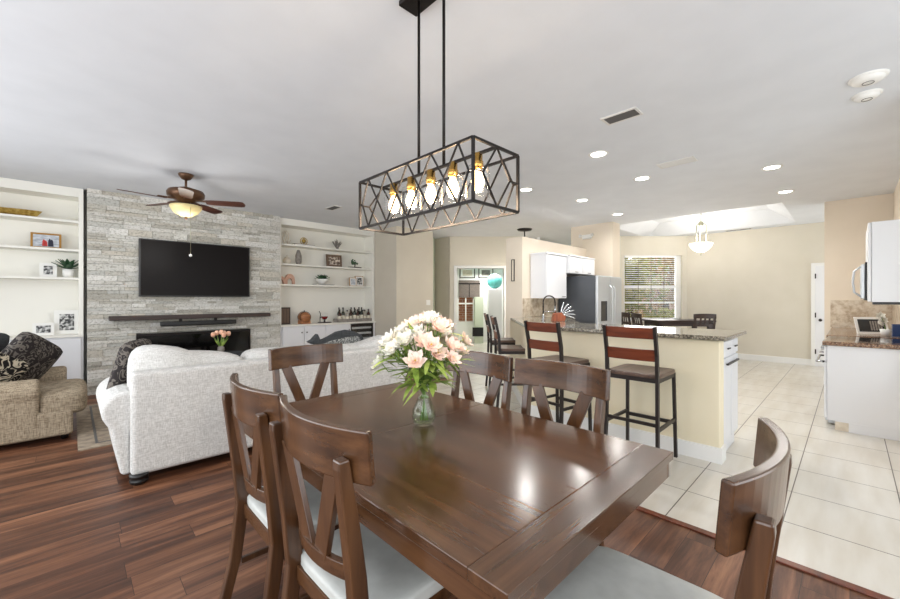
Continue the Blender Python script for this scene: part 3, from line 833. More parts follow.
# ---------------------------------------------------------------- TV, mantel, soundbar, fireplace
t = thing('television', 'large black flat television mounted on the stone wall', 'television', (1.50, 7.49, 1.85))
b = B(); box(b, -.775, .775, -.03, .02, -.435, .445); obj('housing', b, M['tvf'], t, .006)
b = B(); box(b, -.755, .755, -.034, -.031, -.415, .43); obj('screen', b, M['tv'], t)
b = B(); box(b, .384, 2.60, 7.36, 7.55, 1.063, 1.128); tag(obj('mantel_shelf', b, M['darkwood'], bevel=.006), 'long dark wood mantel shelf on the stone wall below the television', 'shelf')
t = thing('soundbar', 'slim black soundbar mounted under the mantel shelf', 'soundbar', (1.51, 7.42, .99))
b = B(); box(b, -.53, .53, -.04, .04, -.035, .035); obj('body', b, M['tvf'], t, .012)
for s in (-.27, .22):
    b = B(); box(b, s - .02, s + .02, -.02, .02, .03, .072); obj('bracket', b, M['black'], t)
t = thing('electric_fireplace', 'wide black electric fireplace set in the stone wall', 'fireplace', (1.505, 7.56, .30))
b = B()
for a in ((-.805, -.775, 0, .54), (.775, .805, 0, .54), (-.775, .775, .50, .54), (-.775, .775, 0, .04)): box(b, a[0], a[1], -.03, .05, a[2], a[3])
obj('frame', b, M['black'], t, .003)
b = B(); box(b, -.775, .775, .06, .30, .04, .05); box(b, -.775, .775, .29, .30, .05, .5); box(b, -.775, -.765, .06, .29, .05, .5); box(b, .765, .775, .06, .29, .05, .5); box(b, -.775, .775, .06, .29, .49, .5); obj('firebox', b, M['tvf'], t)
b = B(); box(b, -.77, .77, -.012, -.006, .04, .5); obj('glass_front', b, M['fireglass'], t)

# ---------------------------------------------------------------- shelf decorations
def photo(name, lab, x, y, z, w_, h, fm, pm, border=.02, matw=.0, lean=6, group=None):
    t = thing(name, lab, 'picture frame', (x, y, z), 0, group)
    tilt = math.tan(R(lean)) * h
    def slab(nm, a, e, c, d_, y0, y1, m, par=t):
        b = B(); k = math.tan(R(lean))
        hexa(b, [(a, y0 + k * c, c), (e, y0 + k * c, c), (e, y1 + k * c, c), (a, y1 + k * c, c), (a, y0 + k * d_, d_), (e, y0 + k * d_, d_), (e, y1 + k * d_, d_), (a, y1 + k * d_, d_)]); return obj(nm, b, m, par)
    slab('frame', -w_ / 2, w_ / 2, 0, h, 0, .018, fm)
    if matw: slab('mat', -w_ / 2 + border, w_ / 2 - border, border, h - border, -.003, 0, M['mat'])
    g = border + matw
    p = slab('photograph', -w_ / 2 + g, w_ / 2 - g, g, h - g, -.006, -.003, pm)
    b = B(); bar(b, (0, .018 + tilt * .8, h * .8), (0, tilt * .8 + .018 + h * .25, .003), .03, .004); obj('stand', b, fm, t)
    return t, p, tilt
# left bookcase
t = thing('leaf_bowl', 'long fluted gold bowl on the top left shelf', 'bowl', (-.62, 7.78, 2.485))
b = B(); n = 22
top = []; bot = []
for i in range(n + 1):
    u = -1 + 2 * i / n; w_ = .10 * (1 - abs(u) ** 2.4) + .004; x = u * .33; zt_ = .085 + .012 * abs(u)
    rip = .006 * (i % 2)
    ring = [(x, -w_ - rip, zt_), (x * .86, -w_ * .55 - rip, .03), (x * .75, 0, 0), (x * .86, w_ * .55 + rip, .03), (x, w_ + rip, zt_), (x * .98, w_ * .8, zt_ - .01), (x * .8, 0, .022), (x * .98, -w_ * .8, zt_ - .01)]
    top.append([b.verts.new(p) for p in ring])
for a, e in zip(top, top[1:]):
    for k in range(8): b.faces.new((a[k], a[(k + 1) % 8], e[(k + 1) % 8], e[k]))
obj('bowl', b, M['gold'], t)
t, p, tl = photo('photo_frame', 'gold framed colour photo of two people on the left bookcase second shelf', -.255, 7.80, 2.08, .30, .215, M['goldf'], M['snow'], .024)
for x, m, hh in ((-.022, 'red', .10), (-.005, 'red', .085), (.035, 'navy', .115), (.055, 'navy', .105)):
    b = B(); k = math.tan(R(6)); prism(b, [(x - .018, .032), (x + .018, .032), (x + .014, .03 + hh * .75), (x, .03 + hh), (x - .014, .03 + hh * .75)], -.008, -.0065, 'xz')
    for v in b.verts: v.co.y += k * v.co.z
    obj('printed_figure', b, M[m], p)
photo('photo_frame', 'small speckled white photo frame beside the agave on the left bookcase', -.235, 7.80, 1.68, .17, .20, M['plastic'], M['photo'], .04)
photo('photo_frame', 'small landscape white photo frame on the left bookcase counter', -.28, 7.76, .875, .21, .17, M['plastic'], M['photo'], .035)
photo('photo_frame', 'large square white photo frame on the left bookcase counter', -.05, 7.84, .875, .26, .34, M['plastic'], M['photo'], .055)

def rosette(t, zc, r, n, m, seed=1, tall=1.0, part='leaf'):
    rn = random.Random(seed)
    for i in range(n):
        a = i * 2.4; el = .25 + 1.1 * (i / n); L_ = r * (1 - .25 * i / n)
        b = B(); pts = []
        for k in range(5):
            f = k / 4; rr = L_ * f * math.cos(el * (1 - .25 * f)); z = zc + L_ * f * math.sin(el) * tall
            wd = r * .17 * (math.sin(PI * min(1, f * .85 + .15)) + .05)
            pts.append((rr, wd, z))
        v0 = [b.verts.new((p[0] * math.cos(a) - p[1] * math.sin(a), p[0] * math.sin(a) + p[1] * math.cos(a), p[2] + .004)) for p in pts]
        v2 = [b.verts.new((p[0] * math.cos(a) + p[1] * math.sin(a), p[0] * math.sin(a) - p[1] * math.cos(a), p[2] + .004)) for p in pts]
        v1 = [b.verts.new((p[0] * math.cos(a), p[0] * math.sin(a), p[2] - .006)) for p in pts]
        for k in range(4):
            b.faces.new((v0[k], v0[k + 1], v1[k + 1], v1[k])); b.faces.new((v1[k], v1[k + 1], v2[k + 1], v2[k])); b.faces.new((v0[k], v2[k], v2[k + 1], v0[k + 1]))
        obj(part, b, m, t)
t = thing('potted_agave', 'green agave in a white cup on the left bookcase third shelf', 'plant', (-.035, 7.765, 1.68))
b = B(); lathe(b, [(0, 0), (.055, 0), (.065, .12), (.058, .12), (.05, .1), (0, .1)], 20); obj('pot', b, M['plastic'], t)
rosette(t, .12, .195, 18, M['dleaf'], 3)

# right bookcase: shelf tops 2.455 / 2.072 / 1.67 / .875
def wire(x, y, z):
    t = thing('wire_sculpture', 'beige looped wire sculpture on the top right shelf', 'sculpture', (x, y, z))
    b = B(); tube(b, [(-.02, 0, .01), (-.06, 0, .12), (-.02, 0, .27), (.03, 0, .2), (.0, 0, .08), (.05, 0, .02), (.10, 0, .1)], .009, 7); obj('loop', b, M['cream'], t)
    b = B(); tube(b, [(-.07, .01, .01), (-.10, .01, .14), (-.06, .01, .25), (-.02, .01, .15), (.02, .01, .28), (.07, .01, .22), (.04, .01, .01)], .008, 7); obj('loop', b, M['cream'], t)
wire(3.03, 7.78, 2.455)
t = thing('book', 'flat dark book lying on the top right shelf under the globe', 'book', (3.38, 7.78, 2.455))
b = B(); box(b, -.20, .20, -.10, .10, .004, .024); obj('pages', b, M['mat'], t); b = B(); box(b, -.21, .21, -.11, .11, 0, .004); box(b, -.21, .21, -.11, .11, .024, .03); box(b, -.21, .21, .10, .11, .004, .024); obj('cover', b, M['woodf'], t)
b = B(); tube(b, [(.07 * math.cos(a * PI / 12) , 0, .075 + .07 * math.sin(a * PI / 12)) for a in range(24)], .008, 7, True); tube(b, [(.07 * math.cos(a * PI / 12) * .3, .07 * math.cos(a * PI / 12), .075 + .07 * math.sin(a * PI / 12)) for a in range(24)], .008, 7, True); ball(b, (0, 0, .075), .045, 2)
tag(obj('ring_globe', b, M['gold'], loc=(3.40, 7.78, 2.487)), 'small dark gold ringed globe on the flat book on the top shelf', 'ornament')
def coral(x, y, z):
    b = B(); rn = random.Random(5); lathe(b, [(0, 0), (.05, 0), (.04, .02), (0, .03)], 14)
    for k in range(13):
        a = rn.uniform(0, 2 * PI); s = (k - 6) / 6; 
        tube(b, [(0, 0, .01), (s * .06, math.sin(a) * .02, .08), (s * .13, math.sin(a) * .03, .15 + .06 * (1 - abs(s)) + rn.uniform(-.02, .02))], [.012, .009, .006], 6)
        tube(b, [(s * .06, math.sin(a) * .02, .08), (s * .06 + .03, .01, .14 + rn.uniform(0, .05))], [.008, .005], 6)
    tag(obj('coral_ornament', b, M['grey'], loc=(x, y, z)), 'grey branching coral ornament on the top right shelf', 'ornament')
coral(4.14, 7.78, 2.455)
t = thing('lidded_jar', 'squat cream lidded jar at the left of the second right shelf', 'jar', (3.06, 7.78, 2.072))
b = B(); lathe(b, [(0, 0), (.05, 0), (.075, .04), (.075, .08), (.045, .12), (0, .12)], 20); obj('body', b, M['cream'], t)
b = B(); lathe(b, [(.046, .12), (.05, .13), (.02, .15), (.008, .16), (.014, .175), (0, .185)], 16); obj('lid', b, M['cream'], t)
b = B(); lathe(b, [(0, 0), (.045, 0), (.062, .07), (.06, .18), (.035, .27), (.022, .30), (.015, .30), (.015, .28), (0, .28)], 20)
tag(obj('bottle_vase', b, M['grey'], loc=(3.29, 7.78, 2.072)), 'tall grey ribbed vase on the second right shelf', 'vase')
photo('photo_frame', 'brown wooden photo frame on the second right shelf', 4.09, 7.80, 2.072, .36, .27, M['woodf'], M['photow'], .05)
t = thing('dark_figurine', 'dark leafy bonsai figurine on a flat base, second right shelf', 'ornament', (4.57, 7.78, 2.072))
b = B(); box(b, -.15, .15, -.05, .05, 0, .03); obj('base', b, M['darkwood'], t, .006)
b = B(); tube(b, [(0, 0, .03), (.01, 0, .07), (-.01, 0, .11)], .012, 6); obj('trunk', b, M['bark'], t)
b = B(); rn = random.Random(8)
for k in range(16): ball(b, (rn.uniform(-.07, .07), rn.uniform(-.04, .04), .09 + rn.uniform(0, .1)), rn.uniform(.016, .028), 1)
obj('foliage', b, M['dleaf'], t)
for i, (x, s, lab) in enumerate(((2.94, .75, 'smaller pink clay arch ornament at the third shelf left end'), (3.11, 1.0, 'larger pink clay arch ornament on the third right shelf'))):
    b = B(); n = 12
    out = [(.10 * math.cos(PI * k / n), .05 + .16 * math.sin(PI * k / n) ** .8) for k in range(n + 1)]; inn = [(.05 * math.cos(PI * k / n), .02 + .10 * math.sin(PI * k / n) ** .8) for k in range(n + 1)]
    poly = [(.10, 0)] + out + [(-.10, 0), (-.05, 0)] + inn[::-1] + [(.05, 0)]
    prism(b, [(p[0] * s, p[1] * s) for p in poly], -.03, .03, 'xz')
    tag(obj('arch_ornament', b, M['pinkc'], loc=(x, 7.78, 1.67), bevel=.006), lab, 'ornament', 'clay arch ornaments')
t = thing('potted_succulent', 'dark green succulent in a white bowl on the third right shelf', 'plant', (3.80, 7.78, 1.69))
b = B(); lathe(b, [(0, 0), (.05, 0), (.06, .015), (.12, .07), (.13, .11), (.12, .11), (.09, .07), (0, .06)], 24); obj('pot', b, M['plastic'], t)
rosette(t, .08, .17, 26, M['dleaf'], 5)
t = thing('book', 'flat dark book under the succulent bowl on the third right shelf', 'book', (3.82, 7.78, 1.67))
b = B(); box(b, -.19, .19, -.10, .10, .003, .015); obj('pages', b, M['mat'], t); b = B(); box(b, -.2, .2, -.11, .11, 0, .003); box(b, -.2, .2, -.11, .11, .015, .019); obj('cover', b, M['darkwood'], t)
photo('photo_frame', 'smaller light wood photo frame, left of two on the third right shelf', 4.52, 7.76, 1.67, .17, .19, M['goldf'], M['snow'], .012, .02)
photo('photo_frame', 'taller light wood photo frame, right of two on the third right shelf', 4.71, 7.80, 1.67, .21, .235, M['goldf'], M['photo'], .012, .03)
t = thing('shadow_box', 'dark framed wooden plaque at the left of the bookcase counter', 'picture frame', (3.03, 7.80, .875))
b = B(); box(b, -.105, .105, 0, .05, 0, .34); obj('frame', b, M['darkwood'], t, .005)
for x in (-.055, .0, .055):
    b = B(); box(b, x - .022, x + .022, -.006, 0, .03, .31); obj('panel', b, M['woodf'], t)
t = thing('mini_barrel', 'small oak barrel ornament on a stand on the bookcase counter', 'ornament', (3.40, 7.76, .875))
b = B()
prof = [(0, -.11), (.085, -.11), (.105, -.05), (.11, 0), (.105, .05), (.085, .11), (0, .11)]
lathe(b, prof, 22)
for v in b.verts: x, y, z = v.co; v.co = (x, z, y + .135)
obj('barrel', b, M['barrel'], t)
b = B()
for y in (-.06, .06):
    pts = [(.111 * math.cos(a * PI / 12), y, .135 + .111 * math.sin(a * PI / 12)) for a in range(24)]; tube(b, pts, .005, 5, True)
obj('hoop', b, M['bronze'], t)
b = B(); box(b, -.1, -.06, -.08, .08, 0, .07); box(b, .06, .1, -.08, .08, 0, .07); box(b, -.06, .06, -.08, -.06, 0, .035); box(b, -.06, .06, .06, .08, 0, .035); obj('stand', b, M['barrel'], t)
b = B(); tube(b, [(0, 0, .24), (0, 0, .275)], .012, 8); obj('bung', b, M['bronze'], t)
t = thing('wine_decanter', 'glass globe of red wine on a dark stand on the counter', 'decanter', (3.84, 7.76, .875))
b = B(); box(b, -.13, .13, -.06, .06, 0, .02); obj('base', b, M['darkwood'], t, .004)
b = B(); lathe(b, [(0, .02), (.03, .02), (.01, .04), (.02, .06), (.03, .065)], 14); tube(b, [(-.10, 0, .02), (-.10, 0, .12), (-.09, 0, .2), (-.12, 0, .25)], .008, 6); tube(b, [(-.09, 0, .11), (-.075, 0, .13)], .008, 6); obj('stand', b, M['black'], t)
b = B(); ball(b, (0, 0, .14), .078, 3); obj('glass_globe', b, M['glass'], t)
b = B(); lathe(b, [(0, .068), (.04, .08), (.066, .12), (.068, .138), (0, .138)], 20); obj('wine', b, M['wine'], t)
t = thing('serving_tray', 'grey metal tray full of bottles on the bookcase counter', 'tray', (4.53, 7.77, .875))
b = B(); box(b, -.42, .42, -.11, .11, 0, .008); box(b, -.42, .42, -.115, -.108, 0, .07); box(b, -.42, .42, .108, .115, 0, .07); box(b, -.425, -.418, -.11, .11, 0, .07); box(b, .418, .425, -.11, .11, 0, .07); obj('tray', b, M['grey'], t)
def bottle(m, r, h, lab):
    t = thing('bottle', lab, 'bottle', (0, 0, 0), 0, 'bottles on the bookcase tray')
    b = B(); lathe(b, [(0, 0), (r, 0), (r, h * .58), (r * .85, h * .66), (r * .36, h * .76), (r * .34, h * .95), (r * .42, h * .955), (r * .42, h), (0, h)], 14); obj('body', b, m, t)
    b = B(); lathe(b, [(r * 1.01, h * .15), (r * 1.02, h * .16), (r * 1.02, h * .45), (r * 1.01, h * .46)], 14); obj('paper_label', b, M['label'], t)
    b = B(); lathe(b, [(0, h + .001), (r * .46, h), (r * .46, h * .92), (r * .37, h * .9)], 10); obj('cap', b, M['bronze'], t)
    return t
kinds = [(M['amberb'], .036, .27, 'brown'), (M['greenb'], .035, .31, 'dark green'), (M['clearb'], .04, .25, 'pale clear')]
prot = [bottle(m, r, h, c) for m, r, h, c in kinds]
places = ['at the left end of the tray', 'second from the left end', 'third from the left end', 'fourth from the left end', 'in the middle of the front row', 'right of the middle bottle', 'third from the right end', 'second from the right end of the tray', 'at the right end of the tray']
used = set()
for i in range(9):
    k = (0, 1, 2, 0, 1, 0, 1, 2, 0)[i]; loc = (4.17 + i * .09, 7.72 + (i % 2) * .02, .884); lab = kinds[k][3] + ' bottle ' + places[i] + ', front row'
    if k not in used: prot[k].location = loc; prot[k]['label'] = lab; used.add(k)
    else: dup(prot[k], loc, 20 * i, lab)
for i in range(7):
    k = (1, 1, 2, 1, 0, 1, 2)[i]; dup(prot[k], (4.21 + i * .10, 7.83, .884), 30 * i, kinds[k][3] + ' bottle in the back row of the tray, %s' % ('leftmost', 'second from the left', 'third from the left', 'in the middle', 'third from the right', 'second from the right', 'rightmost')[i])

# ---------------------------------------------------------------- living room furniture
def sofa():
    t = thing('sofa', 'large light grey tweed sofa seen from behind in the living room', 'sofa', (1.55, 4.2, 0))
    L_ = 1.24
    b = B(); box(b, -L_, L_, -.50, .42, .065, .42); obj('base', b, M['sofa'], t, .03, 3)
    b = B()     # back panel slightly sloped
    hexa(b, [(-L_, -.54, .065), (L_, -.54, .065), (L_, -.34, .065), (-L_, -.34, .065), (-L_, -.56, .83), (L_, -.56, .83), (L_, -.38, .83), (-L_, -.38, .83)]); obj('back', b, M['sofa'], t, .035, 4)
    for s in (-1, 1):
        b = B(); n = 14
        # rolled arm profile in x-z swept along y
        
        pts = [(.0, .065), (.0, .46)]
        cx_, cz_, r_ = .035, .545, .145
        for k in range(n + 1):
            a = R(215) - R(250) * k / n
            pts.append((cx_ + r_ * math.cos(a), cz_ + r_ * math.sin(a)))
        pts += [(.13, .42), (.07, .065)]
        prism(b, [(s * (L_ - .02 + p[0]) if True else 0, p[1]) for p in pts], -.46, .44, 'xz'); obj('arm', b, M['sofa'], t, .03, 4)
    wv = [(.98, .96), (.955, .95), (.93, .975)]
    for i in range(3):
        x = -L_ + .42 + i * .82
        def fn(p, u, v, w_, i=i):
            if w_ > 0:
                hh = (lambda u: [.0 + .10 * max(0, -u) ** .8 - .05 * max(0, u + .2), -.055 - .035 * u, -.075 + .13 * max(0, u) ** 1.2][i])(u); p.z += hh * w_
            p.y += .02 * math.sin(u * 5 + i)
            return p
        b = B(); cushion(b, x, -.24, .70, .83, .30, .48, 4.5, fn=fn); obj('back_cushion', b, M['sofa'], t)
        b = B(); cushion(b, x, .12, .47, .82, .68, .18, 5); obj('seat_cushion', b, M['sofa'], t)
    for x in (-L_ + .05, L_ - .05):
        for y in (-.46, .36):
            b = B(); lathe(b, [(0, 0), (.035, 0), (.055, .015), (.06, .035), (.045, .045), (.06, .055), (.06, .08), (0, .08)], 18, (x, y - .05, 0)); obj('foot', b, M['tvf'], t)
sofa()
def pillow(name, lab, loc, rot, sx, sz, th, m, fn=None, trim=None):
    b = B(); 
    def f2(p, u, v, w_):
        e = max(abs(u), abs(w_)); k = (1 - .6 * e ** 3)
        p.y *= k; return p
    cushion(b, 0, 0, 0, sx, th, sz, 6, fn=f2)
    o = obj(name, b, m, None, loc=loc, rot=[R(a) for a in rot]); return o
tag(pillow('throw_pillow', '', (.36, 4.28, .80), (15, 0, 65), .46, .46, .16, M['pillowf']), 'dark patterned throw pillow at the left arm of the grey sofa', 'pillow', 'throw pillows on the grey sofa')
# dark whale-shaped pillow peeping over the right of the sofa
t = thing('whale_pillow', 'dark grey whale shaped pillow along the top of the grey sofa', 'pillow', (2.20, 4.16, .90), -2); t.scale = (.86, 1, .9)
poly = [(-.40, .0), (-.34, .03), (-.27, .10), (-.245, .05), (-.23, .01), (-.12, .05), (.0, .105), (.14, .125), (.26, .10), (.36, .05), (.40, .0), (.38, -.06), (.2, -.09), (0, -.08), (-.2, -.05), (-.33, -.03)]
b = B(); prism(b, poly, -.04, .04, 'xz'); obj('body', b, M['charcoal'], t, .015, 3)
b = B(); prism(b, [(-.2, -.03), (-.1, .0), (.1, .03), (.28, .04), (.34, .0), (.3, -.07), (.0, -.075), (-.2, -.05)], -.05, -.041, 'xz'); obj('belly_panel', b, M['whale'], t)

def loveseat():
    t = thing('armchair', 'wide tan linen armchair at the left edge beside the rug', 'armchair', (-.49, 5.87, 0))
    b = B(); box(b, -.55, .50, -.55, .50, .05, .30); obj('base', b, M['tan'], t, .03, 3)
    for s, y in ((-1, -.44), (1, .42)):
        b = B(); n = 14; pts = [(-.11, .06), (-.12, .42)]
        for k in range(n + 1):
            a = R(205) - R(230) * k / n; pts.append((.0 + .14 * math.cos(a), .49 + .12 * math.sin(a)))
        pts += [(.12, .42), (.11, .06)]
        prism(b, [(y + s * -1 * p[0] * -1 if s > 0 else y - p[0], p[1]) for p in pts], -.55, .27 if s < 0 else .45, 'yz')
        obj('arm', b, M['tan'], t, .035, 4)
    b = B(); cushion(b, .18, -.0, .36, .86, .72, .24, 5); cushion(b, .42, -.10, .355, .38, .88, .26, 5); obj('seat_cushion', b, M['tan'], t)
    b = B(); box(b, -.75, -.50, -.52, .50, .08, .86); obj('back', b, M['tan'], t, .06, 4)
    for x in (-.65, .44):
        for y in (-.46, .42):
            b = B(); lathe(b, [(0, 0), (.025, 0), (.04, .09), (0, .09)], 12, (x, y, 0)); obj('foot', b, M['tvf'], t)
loveseat()
tag(pillow('throw_pillow', '', (-.34, 6.03, .72), (24, 26, 62), .62, .52, .2, M['pillowf']), 'large dark floral pillow leaning up in the tan armchair', 'pillow', 'throw pillows in the tan armchair')
tag(pillow('throw_pillow', '', (-.66, 6.10, .78), (12, 0, 60), .5, .5, .2, M['charcoal']), 'plain charcoal pillow behind the others in the tan armchair', 'pillow', 'throw pillows in the tan armchair')
tag(pillow('throw_pillow', '', (-.56, 5.66, .66), (20, 30, 40), .46, .42, .18, M['pillowb']), 'black and cream bold floral pillow nearest in the tan armchair', 'pillow', 'throw pillows in the tan armchair')

t = thing('area_rug', 'faded taupe area rug under the coffee table', 'rug', (1.4, 5.85, 0))
b = B(); box(b, -1.36, 1.36, -1.0, 1.0, 0, .010); obj('border', b, M['rugb'], t)
b = B(); box(b, -1.10, 1.10, -.74, .74, .010, .012); obj('field', b, M['rug'], t)
b = B()
for a in ((-1.24, 1.24, -.88, -.86), (-1.24, 1.24, .86, .88), (-1.24, -1.22, -.86, .86), (1.22, 1.24, -.86, .86)): box(b, a[0], a[1], a[2], a[3], .010, .0125)
obj('stripe', b, M['ventd'], t)

t = thing('coffee_table', 'dark oval coffee table behind the sofa cushions', 'coffee table', (1.45, 6.60, .012))
b = B(); lathe(b, [(0, .50), (.34, .50), (.36, .515), (.36, .53), (.34, .545), (0, .545)], 40)
for v in b.verts: v.co.x *= 1.55
obj('tabletop', b, M['charcoal'], t)
b = B(); lathe(b, [(.26, .14), (.28, .14), (.28, .16), (0, .16)], 30)
for v in b.verts: v.co.x *= 1.5
obj('lower_shelf', b, M['darkwood'], t)
for x in (-.36, .36):
    for y in (-.2, .2): b = B(); box(b, x - .025, x + .025, y - .025, y + .025, 0, .50); obj('leg', b, M['darkwood'], t)
t = thing('tulip_vase', 'small grey vase of pink tulips on the coffee table', 'vase', (1.64, 6.72, .557))
b = B(); lathe(b, [(0, 0), (.035, 0), (.05, .04), (.045, .08), (.03, .10), (.028, .10), (.04, .06), (0, .02)], 16); obj('body', b, M['grey'], t)
tp = None
for i, (dx, dz, dy) in enumerate(((-.105, .185, 0), (-.05, .21, .03), (.0, .225, -.02), (.05, .20, .02), (.105, .19, 0), (.025, .17, -.05))):
    g = thing('tulip', 'pink tulip with green stem in the vase on the coffee table', 'flower', (1.64, 6.72, .66), 0, 'tulips on the coffee table')
    dz *= .8
    b = B(); tube(b, [(0, 0, -.06), (dx * .5, dy, dz * .5), (dx, dy, dz)], .005, 6); obj('stem', b, M['stem'], g)
    b = B(); lathe(b, [(0, -.01), (.024, .0), (.034, .025), (.030, .05), (.016, .068), (0, .06)], 12, (dx, dy, dz)); obj('blossom', b, M['tulip'], g)
    b = B(); v = [b.verts.new(p) for p in ((0, 0, -.05), (dx * .5 + .014, dy, dz * .3), (dx * .95 + .01, dy + .01, dz * .75), (dx * .5 - .014, dy, dz * .38))]; b.faces.new(v); obj('leaf', b, M['leaf'], g)
b = B(); lathe(b, [(0, 0), (.03, 0), (.055, .025), (.05, .05), (.03, .06), (0, .06)], 16); tag(obj('bead_ornament', b, M['grey'], loc=(1.15, 6.5, .557)), 'small pale round ornament on the coffee table', 'ornament')

# ---------------------------------------------------------------- dining set
def table():
    x0, x1, y0, y1 = .646, 1.73, .494, 2.318; Z = .76
    cx, cy = (x0 + x1) / 2, (y0 + y1) / 2; hx, hy = (x1 - x0) / 2, (y1 - y0) / 2
    t = thing('dining_table', 'dark walnut rectangular dining table in the foreground', 'dining table', (cx, cy, 0))
    sy = 1.5 - cy; e = .115
    for a, c in ((-hy + e, sy - .0004), (sy + .0004, hy - e)):
        b = B(); box(b, -hx, hx, a, c, Z - .032, Z); obj('tabletop_leaf', b, M['table'], t, .0025)
    for a, c in ((-hy, -hy + e), (hy - e, hy)):
        b = B(); box(b, -hx, hx, a, c, Z - .032, Z); obj('breadboard_end', b, M['tablex'], t, .0025)
    b = B()     # moulding lip and apron
    for s in (-1, 1):
        box(b, s * (hx - .022) - .011, s * (hx - .022) + .011, -hy + .011, hy - .011, Z - .10, Z - .033)
        box(b, -hx + .033, hx - .033, s * (hy - .022) - .011, s * (hy - .022) + .011, Z - .10, Z - .033)
    obj('apron', b, M['table'], t, .002)
    for sx in (-1, 1):
        for s in (-1, 1):
            b = B(); X, Y = sx * (hx - .27), s * (hy - .33)
            hexa(b, [(X - .032, Y - .032, 0), (X + .032, Y - .032, 0), (X + .032, Y + .032, 0), (X - .032, Y + .032, 0), (X - .045, Y - .045, Z - .034), (X + .045, Y - .045, Z - .034), (X + .045, Y + .045, Z - .034), (X - .045, Y + .045, Z - .034)])
            obj('leg', b, M['chair'], t, .004)
table()

def make_chair():
    t = thing('dining_chair', '', 'chair', (0, 0, 0), 0, 'walnut dining chairs around the table')
    # rear posts, behind the top rail: splayed foot, straight at seat, raked top
    for s in (-1, 1):
        b = B(); prof = [(-.33, 0, .040), (-.275, .22, .045), (-.245, .46, .052), (-.26, .62, .050), (-.285, .80, .044), (-.305, .93, .036), (-.307, .955, .030)]
        rings = []
        for y, z, w_ in prof:
            x = s * (.205 + .012 * (z / .95)); q = .019
            rings.append([b.verts.new(p) for p in ((x - q, y - w_ / 2, z), (x + q, y - w_ / 2, z), (x + q, y + w_ / 2, z), (x - q, y + w_ / 2, z))])
        for a, c in zip(rings, rings[1:]):
            for k in range(4): b.faces.new((a[k], a[(k + 1) % 4], c[(k + 1) % 4], c[k]))
        b.faces.new(rings[0][::-1]); b.faces.new(rings[-1]); obj('rear_leg', b, M['chair'], t, .005)
        b = B(); x = s * .205
        hexa(b, [(x - .015, .18, 0), (x + .015, .18, 0), (x + .015, .21, 0), (x - .015, .21, 0), (x - .022, .165, .43), (x + .022, .165, .43), (x + .022, .215, .43), (x - .022, .215, .43)]); obj('front_leg', b, M['chair'], t, .004)
    b = B(); curved_board(b, .275, .885, 1.03, -.245, .062, .026, 18, 0, -.012); obj('top_rail', b, M['chairx'], t, .005)
    b = B(); curved_board(b, .19, .575, .625, -.225, .045, .022, 12, 0, -.004); obj('lower_rail', b, M['chairx'], t, .003)
    for s in (-1, 1):
        b = B()
        # slat from the lower rail centre out to the top rail
        P = []
        for (x, z, y) in ((s * .035, .60, -.268), (s * .15, .90, -.29)):
            w_ = .036
            P += [(x - w_, y - .009, z), (x + w_, y - .009, z), (x + w_, y + .009, z), (x - w_, y + .009, z)]
        hexa(b, P); obj('splat', b, M['chair'], t, .002)
    b = B()
    box(b, -.19, .19, -.245, -.22, .395, .455); box(b, -.205, .205, .185, .21, .375, .435); box(b, -.215, -.195, -.22, .19, .375, .435); box(b, .195, .215, -.22, .19, .375, .435)
    obj('seat_frame', b, M['chairx'], t, .004)
    b = B(); cushion(b, 0, -.005, .462, .47, .47, .065, 7); obj('seat', b, M['seat'], t)
    for s in (-1, 1): b = B(); box(b, s * .208 - .010, s * .208 + .010, -.25, .18, .18, .205); obj('stretcher', b, M['chair'], t, .003)
    return t
ch = make_chair()
spots = [((.805, 1.145, 0), -89, 'walnut dining chair nearest the camera on the table\'s left side'),
         ((.80, 1.71, 0), -90, 'walnut dining chair on the left side, beyond the nearest one'),
         ((1.24, 2.505, 0), 180, 'walnut dining chair at the far end of the table, by the sofa'),
         ((1.59, 1.08, 0), 90, 'walnut dining chair across the table, right one, before a bar stool'),
         ((1.59, 1.655, 0), 90, 'walnut dining chair across the table, behind the flowers'),
         ((1.15, .425, 0), 1.5, 'walnut dining chair at the near end, seen from behind on the right')]
for i, (l_, rz, lab) in enumerate(spots):
    if i == 0: ch.location = l_; ch.rotation_euler = (0, 0, R(rz)); ch['label'] = lab
    else: dup(ch, l_, rz, lab)

